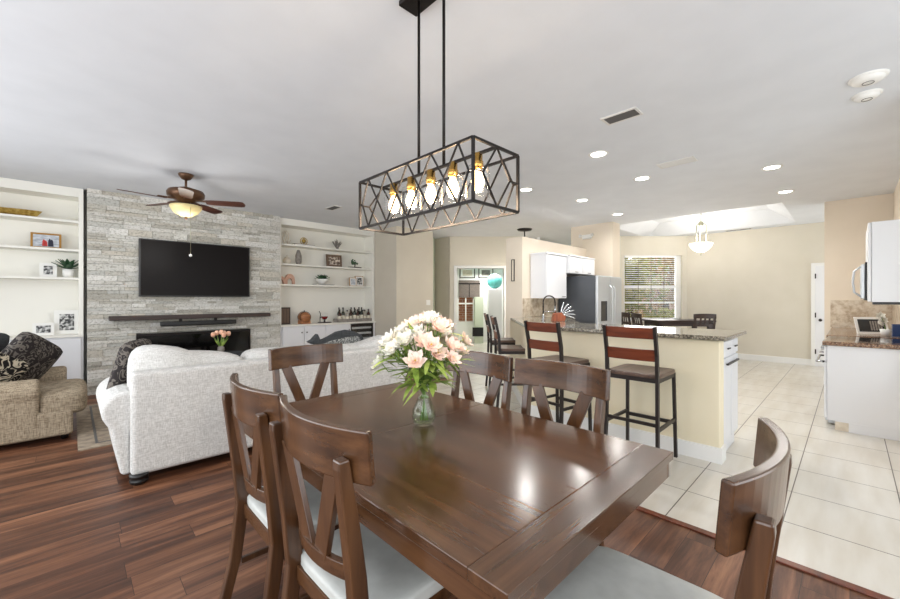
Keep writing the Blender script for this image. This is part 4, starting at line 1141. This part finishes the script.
# vase of flowers
VX, VY = 1.233, 1.45
t = thing('glass_vase', 'clear glass vase of water and stems on the dining table', 'vase', (VX, VY, .76))
b = B(); lathe(b, [(0, .004), (.035, 0), (.05, .01), (.060, .04), (.056, .075), (.036, .115), (.028, .15), (.033, .19), (.042, .21), (.040, .21), (.031, .19), (.026, .15), (.034, .115), (.053, .075), (.056, .04), (.045, .014), (0, .012)], 32); obj('body', b, M['vglass'], t)
b = B(); lathe(b, [(0, .014), (.044, .015), (.055, .04), (.052, .075), (.033, .115), (.031, .12), (0, .12)], 28); obj('water', b, glass('water', (246, 251, 242), .0, 1.33), t)
def blossom(m, seed, r=.036):
    rn = random.Random(seed); b = B()
    for lay in range(3):
        n = 6 if lay < 2 else 4
        for k in range(n):
            a = 2 * PI * k / n + lay * .5 + rn.uniform(-.15, .15); op = (1.2, .8, .4)[lay] + rn.uniform(-.1, .1); L_ = r * (1.15, 1, .8)[lay]
            pts = []
            for f, wd in ((0, .12), (.4, .34), (.72, .36), (1.08, .03)):
                el = op * (1 - .25 * f); pts.append((L_ * f * math.sin(el) * 1.25, wd * L_ * .9, L_ * f * math.cos(el)))
            c, s = math.cos(a), math.sin(a)
            A = [b.verts.new((p[0] * c - p[1] * s, p[0] * s + p[1] * c, p[2] + .004)) for p in pts]
            Cn = [b.verts.new((p[0] * c, p[0] * s, p[2] - .003)) for p in pts]
            E_ = [b.verts.new((p[0] * c + p[1] * s, p[0] * s - p[1] * c, p[2] + .004)) for p in pts]
            for i in range(3):
                for f in (b.faces.new((A[i], A[i + 1], Cn[i + 1], Cn[i])), b.faces.new((Cn[i], Cn[i + 1], E_[i + 1], E_[i]))): f.smooth = True
    return b
rn = random.Random(11)
def leafblade(b, p, d, L_, w_, droop):
    p = Vector(p); d = Vector(d).normalized(); s = d.cross(Vector((0, 0, 1))).normalized()
    A = []; E_ = []
    for k in range(6):
        f = k / 5; c = p + d * (L_ * f) + Vector((0, 0, -droop * f * f)); ww = w_ * math.sin(PI * (f * .9 + .08)) + .0005
        A.append(b.verts.new(c + s * ww)); E_.append(b.verts.new(c - s * ww))
    for k in range(5): f = b.faces.new((A[k], A[k + 1], E_[k + 1], E_[k])); f.smooth = True
# camera-side left = direction of decreasing image u
for i in range(44):
    a = i * 2.39996; rr = .205 * math.sqrt((i + .6) / 44)
    dx, dy = rr * math.cos(a), rr * math.sin(a)
    side = dx * .717 - dy * .697          # + to the image right
    hz = .51 - 2.4 * rr * rr - .12 * rn.random() + (.02 if side > 0 else 0)
    pink = side > -.04 and (i % 5 != 2)
    if side > .13: hz -= .02
    g = thing('flower_stem', ('pale pink' if pink else 'white') + ' lily bloom with leaves in the glass vase on the dining table', 'flower', (VX, VY, .80), 0, ('pink' if pink else 'white') + ' flowers in the glass vase')
    sx, sy = dx * .10, dy * .10
    z0_ = -.015 if i % 2 == 0 else .09
    b = B(); tube(b, [(-sx * 1.2, -sy * 1.2, z0_), (sx * .5, sy * .5, .12), (dx * .35, dy * .35, .24), (dx * .85, dy * .85, hz - .07), (dx, dy, hz - .03)], .0028, 5); obj('stem', b, M['stem'], g)
    bb = blossom(M['petalw'], i, rn.uniform(.036, .046))
    bo = obj('blossom', bb, M['petalp'] if pink else M['petalw'], g, loc=(dx, dy, hz - .035))
    ti = min(1.2, rr * 5); bo.rotation_euler = (-math.sin(a) * ti, math.cos(a) * ti, 0)
    b = B(); lathe(b, [(0, 0), (.004, .0), (.004, .022), (0, .026)], 6); st = obj('stamen', b, M['yellow'], bo)
    b = B()
    for k in range(5):
        f = rn.uniform(.25, .9); p = Vector((dx * .35, dy * .35, .24)).lerp(Vector((dx, dy, hz - .05)), f) if f > .2 else Vector((dx * .2, dy * .2, .2))
        if k < 2: p = Vector((dx * .3, dy * .3, .17 + .06 * k))
        aa = a + rn.uniform(-1.3, 1.3); leafblade(b, p, (math.cos(aa), math.sin(aa), rn.uniform(-.3, .7)), rn.uniform(.08, .15), rn.uniform(.009, .016), rn.uniform(-.02, .07))
    obj('leaves', b, M['leaf'], g)

# ---------------------------------------------------------------- bar stools
def make_stool():
    t = thing('bar_stool', '', 'bar stool', (0, 0, 0), 0, 'bar stools at the counter')
    # faces +y; seat centre at origin
    for s in (-1, 1):
        b = B(); pts = [(s * .215, -.26, 0), (s * .205, -.235, .30), (s * .20, -.225, .74), (s * .20, -.235, .92), (s * .20, -.285, 1.15)]
        for a, c in zip(pts, pts[1:]): bar(b, a, (c[0], c[1], c[2] + .004), .024, .032, (0, 1, 0))
        obj('rear_post', b, M['bronze'], t)
        b = B(); bar(b, (s * .205, .225, 0), (s * .195, .20, .735), .024, .028, (0, 1, 0)); obj('front_leg', b, M['bronze'], t)
        b = B(); bar(b, (s * .205, -.235, .33), (s * .20, .215, .33), .02, .025); obj('side_stretcher', b, M['bronze'], t)
    b = B(); bar(b, (-.2, .215, .30), (.2, .215, .30), .02, .03); obj('foot_rest', b, M['bronze'], t)
    b = B(); bar(b, (-.2, -.233, .37), (.2, -.233, .37), .02, .025); obj('rear_stretcher', b, M['bronze'], t)
    b = B(); box(b, -.205, .205, -.215, -.19, .70, .735); box(b, -.205, .205, .185, .21, .70, .735); box(b, -.205, -.18, -.19, .185, .70, .735); box(b, .18, .205, -.19, .185, .70, .735); obj('seat_frame', b, M['bronze'], t)
    def fn(p, u, v, w_):
        if w_ > 0: p.z -= .012 * (1 - u * u) * (1 - v * v)
        return p
    b = B(); cushion(b, 0, 0, .752, .43, .45, .038, 9, fn=fn); obj('seat', b, M['stoolseat'], t)
    for z0, z1, y in ((1.055, 1.145, -.262), (.875, .97, -.232)):
        b = B(); curved_board(b, .189, z0, z1, y, .02, .018, 10, .0, -.012); obj('back_slat', b, M['stoolwood'], t, .003)
    return t
st = make_stool()
for i, (l_, rz, lab) in enumerate([((3.545, 1.262, 0), -90, 'bar stool nearest the camera, at the right of the counter'),
        ((3.56, 2.06, 0), -98, 'bar stool in the middle, left of the nearest stool'),
        ((4.06, 2.98, 0), -134, 'bar stool seen side-on at the angled counter, nearer of the pair'),
        ((4.74, 3.68, 0), -134, 'bar stool seen side-on at the angled counter, farther of the pair')]):
    if i == 0: st.location = l_; st.rotation_euler = (0, 0, R(rz)); st['label'] = lab
    else: dup(st, l_, rz, lab)

# ---------------------------------------------------------------- peninsula bar
PW = [(3.88, .755), (3.88, 2.68), (5.20, 3.92), (5.54, 3.92), (5.40, 3.79), (4.02, 2.61), (4.02, .755)]
b = B(); prism(b, PW, 0, 1.025); struct('wall_bar', b, M['wallbar'], bevel=.012)
b = B(); prism(b, [(3.862, .74), (3.862, 2.69), (5.18, 3.93), (5.2, 3.915), (3.88, 2.68), (3.88, .755), (4.02, .755), (4.02, .74)], 0, .13); struct('baseboard_bar', b, M['white'])
t = thing('bar_countertop', 'speckled granite countertop on the peninsula bar', 'countertop', (3.8, .73, 1.025))
b = B(); prism(b, [(3.79, .70), (4.70, .70), (4.70, 2.42), (6.0, 3.28), (6.0, 3.90), (5.18, 3.90), (3.79, 2.62)], 1.032, 1.068)
for v in b.verts: v.co -= Vector((3.8, .73, 1.025))
obj('slab', b, M['granite'], t, .008, 3)
t = thing('peninsula_cabinet', 'white base cabinet at the open end of the bar with drawers', 'cabinet', (4.03, .78, 0))
b = B(); box(b, 0, .63, 0, 1.6, .10, 1.024); box(b, 0, .56, 0, 1.6, 0, .10); obj('body', b, M['cab'], t, .003)
for x0, x1 in ((.02, .30), (.32, .61)):
    b = B(); box(b, x0, x1, -.02, -.001, .87, 1.0); dr = obj('drawer', b, M['cab'], t, .003)
    b = B(); bar(b, ((x0 + x1) / 2 - .05, -.032, .935), ((x0 + x1) / 2 + .05, -.032, .935), .01); obj('handle', b, M['black'], dr)
    b = B(); box(b, x0, x1, -.02, -.001, .12, .85); dr = obj('door', b, M['cab'], t, .003)
b = B(); bar(b, (.08, -.035, .80), (.55, -.035, .80), .014); tube(b, [(.10, -.035, .80), (.10, -.02, .80)], .006, 6); tube(b, [(.53, -.035, .80), (.53, -.02, .80)], .006, 6); obj('towel_bar', b, M['bronze'], t)
t = thing('diagonal_cabinet', 'white base cabinet under the angled counter by the kitchen wall', 'cabinet', (0, 0, 0))
b = B(); prism(b, [(4.66, 2.40), (5.95, 3.30), (5.95, 3.88), (5.56, 3.88), (4.06, 2.58), (4.06, 2.40)], .1, 1.024); obj('body', b, M['cab'], t)
b = B(); prism(b, [(4.70, 2.45), (5.90, 3.28), (5.85, 3.34), (4.65, 2.51)], 0.0, .1); obj('plinth', b, M['cab'], t)

# faucet, knife block
t = thing('kitchen_faucet', 'chrome gooseneck pull-down faucet on the bar counter', 'faucet', (4.82, 3.05, 1.068), YAW)
b = B(); lathe(b, [(0, 0), (.03, 0), (.03, .01), (.02, .03), (.016, .06), (0, .06)], 16); tube(b, [(0, 0, .02), (0, 0, .10)], .014, 10); obj('base', b, M['chrome'], t)
b = B(); pts = [(0, 0, .10), (0, 0, .27)] + [(.085 - .085 * math.cos(PI * k / 10), 0, .27 + .085 * math.sin(PI * k / 10)) for k in range(1, 11)] + [(.17, 0, .20)]
tube(b, pts, .0085, 8); 
for k in range(40):
    f = k / 39 * (len(pts) - 1); i0 = min(int(f), len(pts) - 2); p = Vector(pts[i0]).lerp(Vector(pts[i0 + 1]), f - i0)
    if k % 2 == 0: ball(b, p, .0125, 1)
obj('spring_neck', b, M['bronze'], t)
b = B(); tube(b, [(.17, 0, .21), (.17, 0, .16), (.17, 0, .08)], [.011, .015, .013], 10); obj('spray_head', b, M['chrome'], t)
b = B(); tube(b, [(0, 0, .13), (.17, 0, .13)], .006, 6); obj('support_arm', b, M['chrome'], t)
t = thing('knife_block', 'brown wooden knife block full of steel knives beside the faucet', 'knife block', (4.86, 2.86, 1.068), YAW)
b = B(); prism(b, [(-.07, 0), (.10, 0), (.12, .06), (.05, .12), (-.04, .11)], -.05, .05, 'xz'); obj('block', b, M['block'], t, .006)
for i in range(6):
    a = R(-2 + i * 19); y = -.035 + .014 * i
    b = B(); o_ = Vector((.075, y, .085)); pts = [o_ + Vector((math.cos(a), 0, math.sin(a))) * r_ + Vector((math.sin(a), 0, -math.cos(a))) * (1.5 * (r_ ** 2)) for r_ in (0, .05, .10, .15, .175)]
    tube(b, pts, [.009, .008, .010, .011, .007], 8); obj('knife_handle', b, M['chrome'], t)

# ---------------------------------------------------------------- kitchen wall: uppers, fridge, backsplash
t = thing('upper_cabinet', 'tall white upper cabinet left of the fridge', 'cabinet', (5.77, 3.59, 1.39))
b = B(); box(b, 0, .68, .02, .32, 0, .76); obj('body', b, M['cab'], t, .003)
for x0, x1 in ((.005, .675),):
    b = B(); box(b, x0, x1, 0, .018, .004, .756); dr = obj('door', b, M['cab'], t, .004)
    b = B(); bar(b, (x1 - .16, -.012, .035), (x1 - .06, -.012, .035), .008); obj('handle', b, M['bronze'], dr)
b = B(); box(b, -.012, .69, -.015, .32, .76, .79); obj('crown_moulding', b, M['cab'], t, .004)
t = thing('over_fridge_cabinet', 'short white cabinet above the fridge', 'cabinet', (6.48, 3.55, 1.85))
b = B(); box(b, 0, 1.0, .02, .36, 0, .31); obj('body', b, M['cab'], t, .003)
for x0, x1 in ((.005, .495), (.505, .995)):
    b = B(); box(b, x0, x1, 0, .018, .004, .306); dr = obj('door', b, M['cab'], t, .004)
    b = B(); bar(b, ((x0 + x1) / 2 - .05, -.012, .03), ((x0 + x1) / 2 + .05, -.012, .03), .008); obj('handle', b, M['bronze'], dr)
b = B(); box(b, 0, 1.0, -.012, .36, .31, .335); obj('crown_moulding', b, M['cab'], t, .004)
b = B(); box(b, 5.55, 6.62, 3.90, 3.92, 1.07, 1.39); tag(obj('backsplash', b, M['splash']), 'tan stone backsplash under the upper cabinet beside the fridge', 'backsplash')
t = thing('refrigerator', 'stainless French door refrigerator with dark grey sides', 'refrigerator', (6.66, 3.10, 0))
b = B(); box(b, 0, 1.02, .06, .78, .02, 1.80); obj('body', b, M['steeld'], t, .006)
for x0, x1, nm in ((0, .505, 'door'), (.515, 1.02, 'door')):
    b = B(); box(b, x0, x1, 0, .055, .72, 1.80); dr = obj(nm, b, M['steel'], t, .015, 3)
    hx = .455 if x0 == 0 else .565
    b = B(); tube(b, [(hx, 0, .86), (hx, -.06, .92), (hx, -.065, 1.2), (hx, -.06, 1.58), (hx, 0, 1.64)], .013, 8); obj('handle', b, M['steel'], dr)
    if x0 == 0:
        b = B(); box(b, .12, .36, -.004, .0, .98, 1.34); obj('dispenser', b, M['blackgl'], dr)
b = B(); box(b, 0, 1.02, 0, .055, .06, .70); dr = obj('freezer_drawer', b, M['steel'], t, .015, 3)
b = B(); tube(b, [(.1, 0, .62), (.12, -.06, .62), (.9, -.06, .62), (.92, 0, .62)], .013, 8); obj('handle', b, M['steel'], dr)

# ---------------------------------------------------------------- range side on the right
t = thing('range_cabinet', 'white base cabinet end panel at the right edge of the photo', 'cabinet', (5.73, -.44, 0))
b = B(); box(b, 0, .22, 0, .61, .10, .885); box(b, 0, .22, 0, .55, 0, .10); obj('body', b, M['cab'], t, .003)
b = B(); box(b, .01, .21, .612, .632, .72, .87); dr = obj('drawer', b, M['cab'], t, .003)
b = B(); tube(b, [(.05, .632, .80), (.05, .665, .80), (.17, .665, .80), (.17, .632, .80)], .006, 6); obj('handle', b, M['chrome'], dr)
b = B(); box(b, .01, .21, .612, .632, .12, .70); dr = obj('door', b, M['cab'], t, .003)
b = B(); box(b, -.003, -.0005, .45, .55, 0.005, .095); obj('toe_kick_end', b, M['cream'], t)
t = thing('range', 'stainless range with a black glass cooktop beyond the end cabinet', 'range', (5.96, -.44, 0))
b = B(); box(b, 0, .76, 0, .61, .02, .90); obj('body', b, M['steel'], t, .003)
b = B(); box(b, -.0, .76, .01, .63, .901, .925); obj('cooktop', b, M['blackgl'], t, .004)
b = B(); box(b, .02, .74, .612, .64, .25, .72); dr = obj('oven_door', b, M['blackgl'], t, .004)
b = B(); tube(b, [(.05, .64, .68), (.06, .70, .68), (.70, .70, .68), (.71, .64, .68)], .012, 8); obj('handle', b, M['chrome'], dr)
b = B(); box(b, .02, .74, .612, .635, .74, .89); cp = obj('control_panel', b, M['steel'], t, .003)
for k in range(4):
    b = B(); tube(b, [(.12 + k * .17, .635, .82), (.12 + k * .17, .67, .82)], .022, 12); obj('knob', b, M['chrome'], cp)
b = B(); box(b, .02, .74, .612, .632, .04, .23); dr = obj('storage_drawer', b, M['steel'], t, .003)
t = thing('corner_cabinet', 'white base cabinets beyond the range running to the far wall', 'cabinet', (6.73, -.44, 0))
b = B(); box(b, 0, 2.01, 0, .60, .10, .885); box(b, 0, 2.01, 0, .54, 0, .10); obj('body', b, M['cab'], t, .003)
for k in range(3):
    b = B(); box(b, .02 + k * .67, .66 + k * .67, .60, .62, .12, .86); obj('door', b, M['cab'], t, .003)
t = thing('range_countertop', 'brown granite countertop strip left of the cooktop', 'countertop', (5.73, -.44, .887), 0)
b = B(); box(b, -.03, .225, 0, .645, 0, .042); obj('slab', b, M['graniteb'], t, .006)
t = thing('corner_countertop', 'brown granite countertop beyond the cooktop against the far wall', 'countertop', (6.73, -.44, .887), 0)
b = B(); box(b, 0, 2.01, 0, .645, 0, .042); obj('slab', b, M['graniteb'], t, .006)
b = B(); box(b, 8.73, 8.748, -.44, .22, .93, 1.36); box(b, 5.7, 8.73, -.449, -.435, .93, 1.36); tag(obj('backsplash', b, M['splash']), 'pale stone backsplash behind the tablet at the range counter', 'backsplash')
t = thing('upper_cabinet', 'large white upper cabinet at the right edge beside the microwave', 'cabinet', (5.73, -.44, 1.345))
b = B(); box(b, 0, .20, 0, .29, 0, .80); obj('body', b, M['cab'], t, .003)
b = B(); box(b, .0, .20, .292, .315, .003, .797); obj('door', b, M['cab'], t, .008, 3)
b = B(); box(b, 0, .2, .03, .28, -.025, -.001); obj('light_strip', b, M['tvf'], t)
t = thing('microwave', 'black and steel over-range microwave beyond the upper cabinet', 'microwave', (5.94, -.44, 1.36))
b = B(); box(b, 0, .76, 0, .33, 0, .40); obj('body', b, M['tvf'], t, .003)
b = B(); box(b, .01, .57, .332, .36, .02, .38); dr = obj('door', b, M['steel'], t, .004)
b = B(); tube(b, [(.05, .36, .04), (.05, .41, .09), (.05, .42, .2), (.05, .41, .31), (.05, .36, .36)], .010, 8); obj('handle', b, M['steel'], dr)
b = B(); box(b, .58, .75, .332, .355, .02, .38); obj('control_panel', b, M['blackgl'], t)
t = thing('over_microwave_cabinet', 'white upper cabinet above the microwave', 'cabinet', (5.94, -.44, 1.765))
b = B(); box(b, 0, .76, 0, .29, 0, .38); obj('body', b, M['cab'], t, .003)
b = B(); box(b, .01, .75, .292, .312, .003, .377); obj('door', b, M['cab'], t, .004)
t = thing('tablet', 'white framed tablet propped up on the range counter', 'tablet', (7.32, -.21, .931), -62); t.scale = (.84, .84, .9)
def tilt_slab(nm, a, e, c, d_, y0, y1, m, k=.35):
    b = B(); hexa(b, [(a, y0 + k * c, c), (e, y0 + k * c, c), (e, y1 + k * c, c), (a, y1 + k * c, c), (a, y0 + k * d_, d_), (e, y0 + k * d_, d_), (e, y1 + k * d_, d_), (a, y1 + k * d_, d_)]); return obj(nm, b, m, t)
tilt_slab('case', -.19, .19, 0, .235, 0, .02, M['plastic']); tilt_slab('screen', -.16, .16, .03, .205, -.003, 0, M['screen'])
for k in range(5): tilt_slab('screen_tile', -.02 + k * .03, .0 + k * .03, .05, .18, -.005, -.003, M['grey'])
b = B(); bar(b, (0, .09, .2), (0, .17, .003), .06, .008); obj('stand', b, M['plastic'], t)
t = thing('orchid', 'white orchid blooms beside the tablet at the right edge', 'plant', (7.05, -.30, .931))
b = B(); lathe(b, [(0, 0), (.04, 0), (.05, .08), (.04, .08), (0, .07)], 16); obj('pot', b, M['plastic'], t)
b = B(); tube(b, [(0, 0, .07), (.01, .02, .18), (0, .05, .26)], .004, 6); obj('stem', b, M['stem'], t)
for i, (dx, dy, dz) in enumerate(((0, .05, .26), (.03, .03, .20), (-.02, .06, .17), (.02, .07, .23))):
    o = obj('blossom', blossom(None, 50 + i, .04), M['petalw'], t, loc=(dx, dy, dz - .02)); o.rotation_euler = (.3, -1.2, .4 * i)
t = thing('book', 'blue covered booklet standing at the extreme right on the counter', 'book', (6.95, -.395, .931), -75); t.scale = (.6, 1, .72)
b = B(); box(b, -.08, .08, .004, .014, .002, .20); obj('pages', b, M['mat'], t)
b = B(); box(b, -.082, .082, 0, .004, 0, .205); box(b, -.082, .082, .014, .018, 0, .205); obj('cover', b, M['blue'], t)

# ---------------------------------------------------------------- nook dining set (tall dark table)
def pub():
    t = thing('pub_table', 'dark counter-height table in the breakfast nook', 'table', (nk(5.2, 8.9)), YAW)
    b = B(); box(b, -.65, .65, -.36, .36, .87, .91); obj('tabletop', b, M['darkwood'], t, .004)
    b = B(); box(b, -.60, .60, -.31, .31, .78, .869); obj('apron', b, M['darkwood'], t)
    for x in (-.56, .56):
        for y in (-.27, .27): b = B(); box(b, x - .04, x + .04, y - .04, y + .04, 0, .86); obj('leg', b, M['darkwood'], t)
pub()
def pubchair():
    t = thing('pub_chair', '', 'chair', (0, 0, 0), 0, 'tall dark chairs around the nook table')
    for s in (-1, 1):
        b = B(); bar(b, (s * .2, -.22, 0), (s * .2, -.2, .62), .04, .04, (0, 1, 0)); bar(b, (s * .2, -.2, .62), (s * .2, -.27, 1.03), .04, .035, (0, 1, 0)); obj('rear_leg', b, M['darkwood'], t)
        b = B(); box(b, s * .2 - .02, s * .2 + .02, .17, .21, 0, .58); obj('front_leg', b, M['darkwood'], t)
    b = B(); box(b, -.23, .23, -.21, .23, .582, .63); obj('seat', b, M['darkwood'], t, .006)
    b = B(); curved_board(b, .23, .97, 1.06, -.255, .03, .022, 10, .012); obj('top_rail', b, M['darkwood'], t)
    b = B(); curved_board(b, .19, .80, .85, -.235, .02, .018, 8); obj('lower_rail', b, M['darkwood'], t)
    for x in (-.09, .0, .09): b = B(); bar(b, (x, -.25, .84), (x, -.275, .98), .035, .012, (0, 1, 0)); obj('slat', b, M['darkwood'], t)
    for a in ((-.18, .18, .18, .2, .2, .23), (-.21, -.19, -.18, .17, .22, .25), (.19, .21, -.18, .17, .22, .25)): b = B(); box(b, *a); obj('stretcher', b, M['darkwood'], t)
    return t
pc = pubchair()
for i, (s, d, rz, lab) in enumerate(((4.33, 9.08, -88, 'tall dark nook chair at the left end, farther one'), (4.36, 8.55, -92, 'tall dark nook chair at the left, nearer one'), (5.38, 8.45, -3, 'tall dark nook chair with its back to the camera at the right'))):
    l_ = nk(s, d)
    if i == 0: pc.location = l_; pc.rotation_euler = (0, 0, R(YAW + rz)); pc['label'] = lab
    else: dup(pc, l_, YAW + rz, lab)

# ---------------------------------------------------------------- outlets and switch plates
def plate(lab, loc, rz):
    t = thing('switch_plate', lab, 'switch', loc, rz)
    b = B(); box(b, -.06, .06, -.008, 0, -.06, .06); obj('plate', b, M['plastic'], t, .002)
    for x in (-.025, .025): b = B(); box(b, x - .015, x + .015, -.012, -.0085, -.03, .03); obj('rocker', b, M['plastic'], t)
plate('white switch plate on the wall right of the bookcase', (5.9, 6.79, 1.30), 0)

# ---------------------------------------------------------------- room seen through the hall opening
def den(name, lab, cat, s, d, z=0):
    t = thing(name, lab, cat, nk(s, d), YAW); t.location.z = z; return t
t = den('framed_print', 'black framed print high on the den wall, left of two', 'picture', .56, 12.6, 2.20)
for nm, a, m in (('frame', (-.25, .25, -.02, 0, -.14, .2), 'black'), ('print', (-.22, .22, -.024, -.021, -.11, .17), 'mat'), ('image', (-.15, .15, -.027, -.025, -.06, .12), 'cream')):
    b = B(); box(b, *a); obj(nm, b, M[m], t)
t = den('framed_print', 'black framed print high on the den wall, right of two', 'picture', 1.16, 12.6, 2.20)
for nm, a, m in (('frame', (-.24, .24, -.02, 0, -.14, .2), 'black'), ('print', (-.21, .21, -.024, -.021, -.11, .17), 'mat'), ('image', (-.14, .14, -.027, -.025, -.06, .12), 'grey')):
    b = B(); box(b, *a); obj(nm, b, M[m], t)
t = den('roman_shade', 'taupe fabric shade above the small window beyond the hall', 'shade', .62, 12.58, 1.44)
b = B(); box(b, -.33, .34, -.05, -.02, 0, .55); obj('fabric', b, M['taupe'], t); b = B(); box(b, -.34, .36, -.06, -.01, .42, .46); obj('rail', b, M['black'], t)
b = B(); box(b, -.012, .012, -.055, -.05, 0, .42); obj('seam', b, M['black'], t)
t = den('white_pillar', 'tall white cabinet under the teal ball in the den', 'cabinet', 1.35, 11.6)
b = B(); box(b, -.22, .17, -.2, .2, 0, 1.69); obj('body', b, M['cab'], t, .004)
b = B(); box(b, -.215, .165, -.22, -.201, .05, 1.66); obj('door', b, M['cab'], t, .004)
b = B(); ball(b, (0, 0, .225), .225, 3); o = tag(obj('exercise_ball', b, M['teal']), 'teal exercise ball on top of the tall white cabinet', 'ball'); o.location = nk(1.33, 11.6); o.location.z = 1.69
t = den('side_console', 'pale green cabinet with a dark lower opening beyond the hall', 'cabinet', .90, 12.3)
b = B(); box(b, -.12, .14, -.15, .25, .0, 1.45); obj('body', b, M['sage'], t, .004)
b = B(); box(b, -.20, .14, -.17, -.151, .22, .50); obj('opening', b, M['tvf'], t)
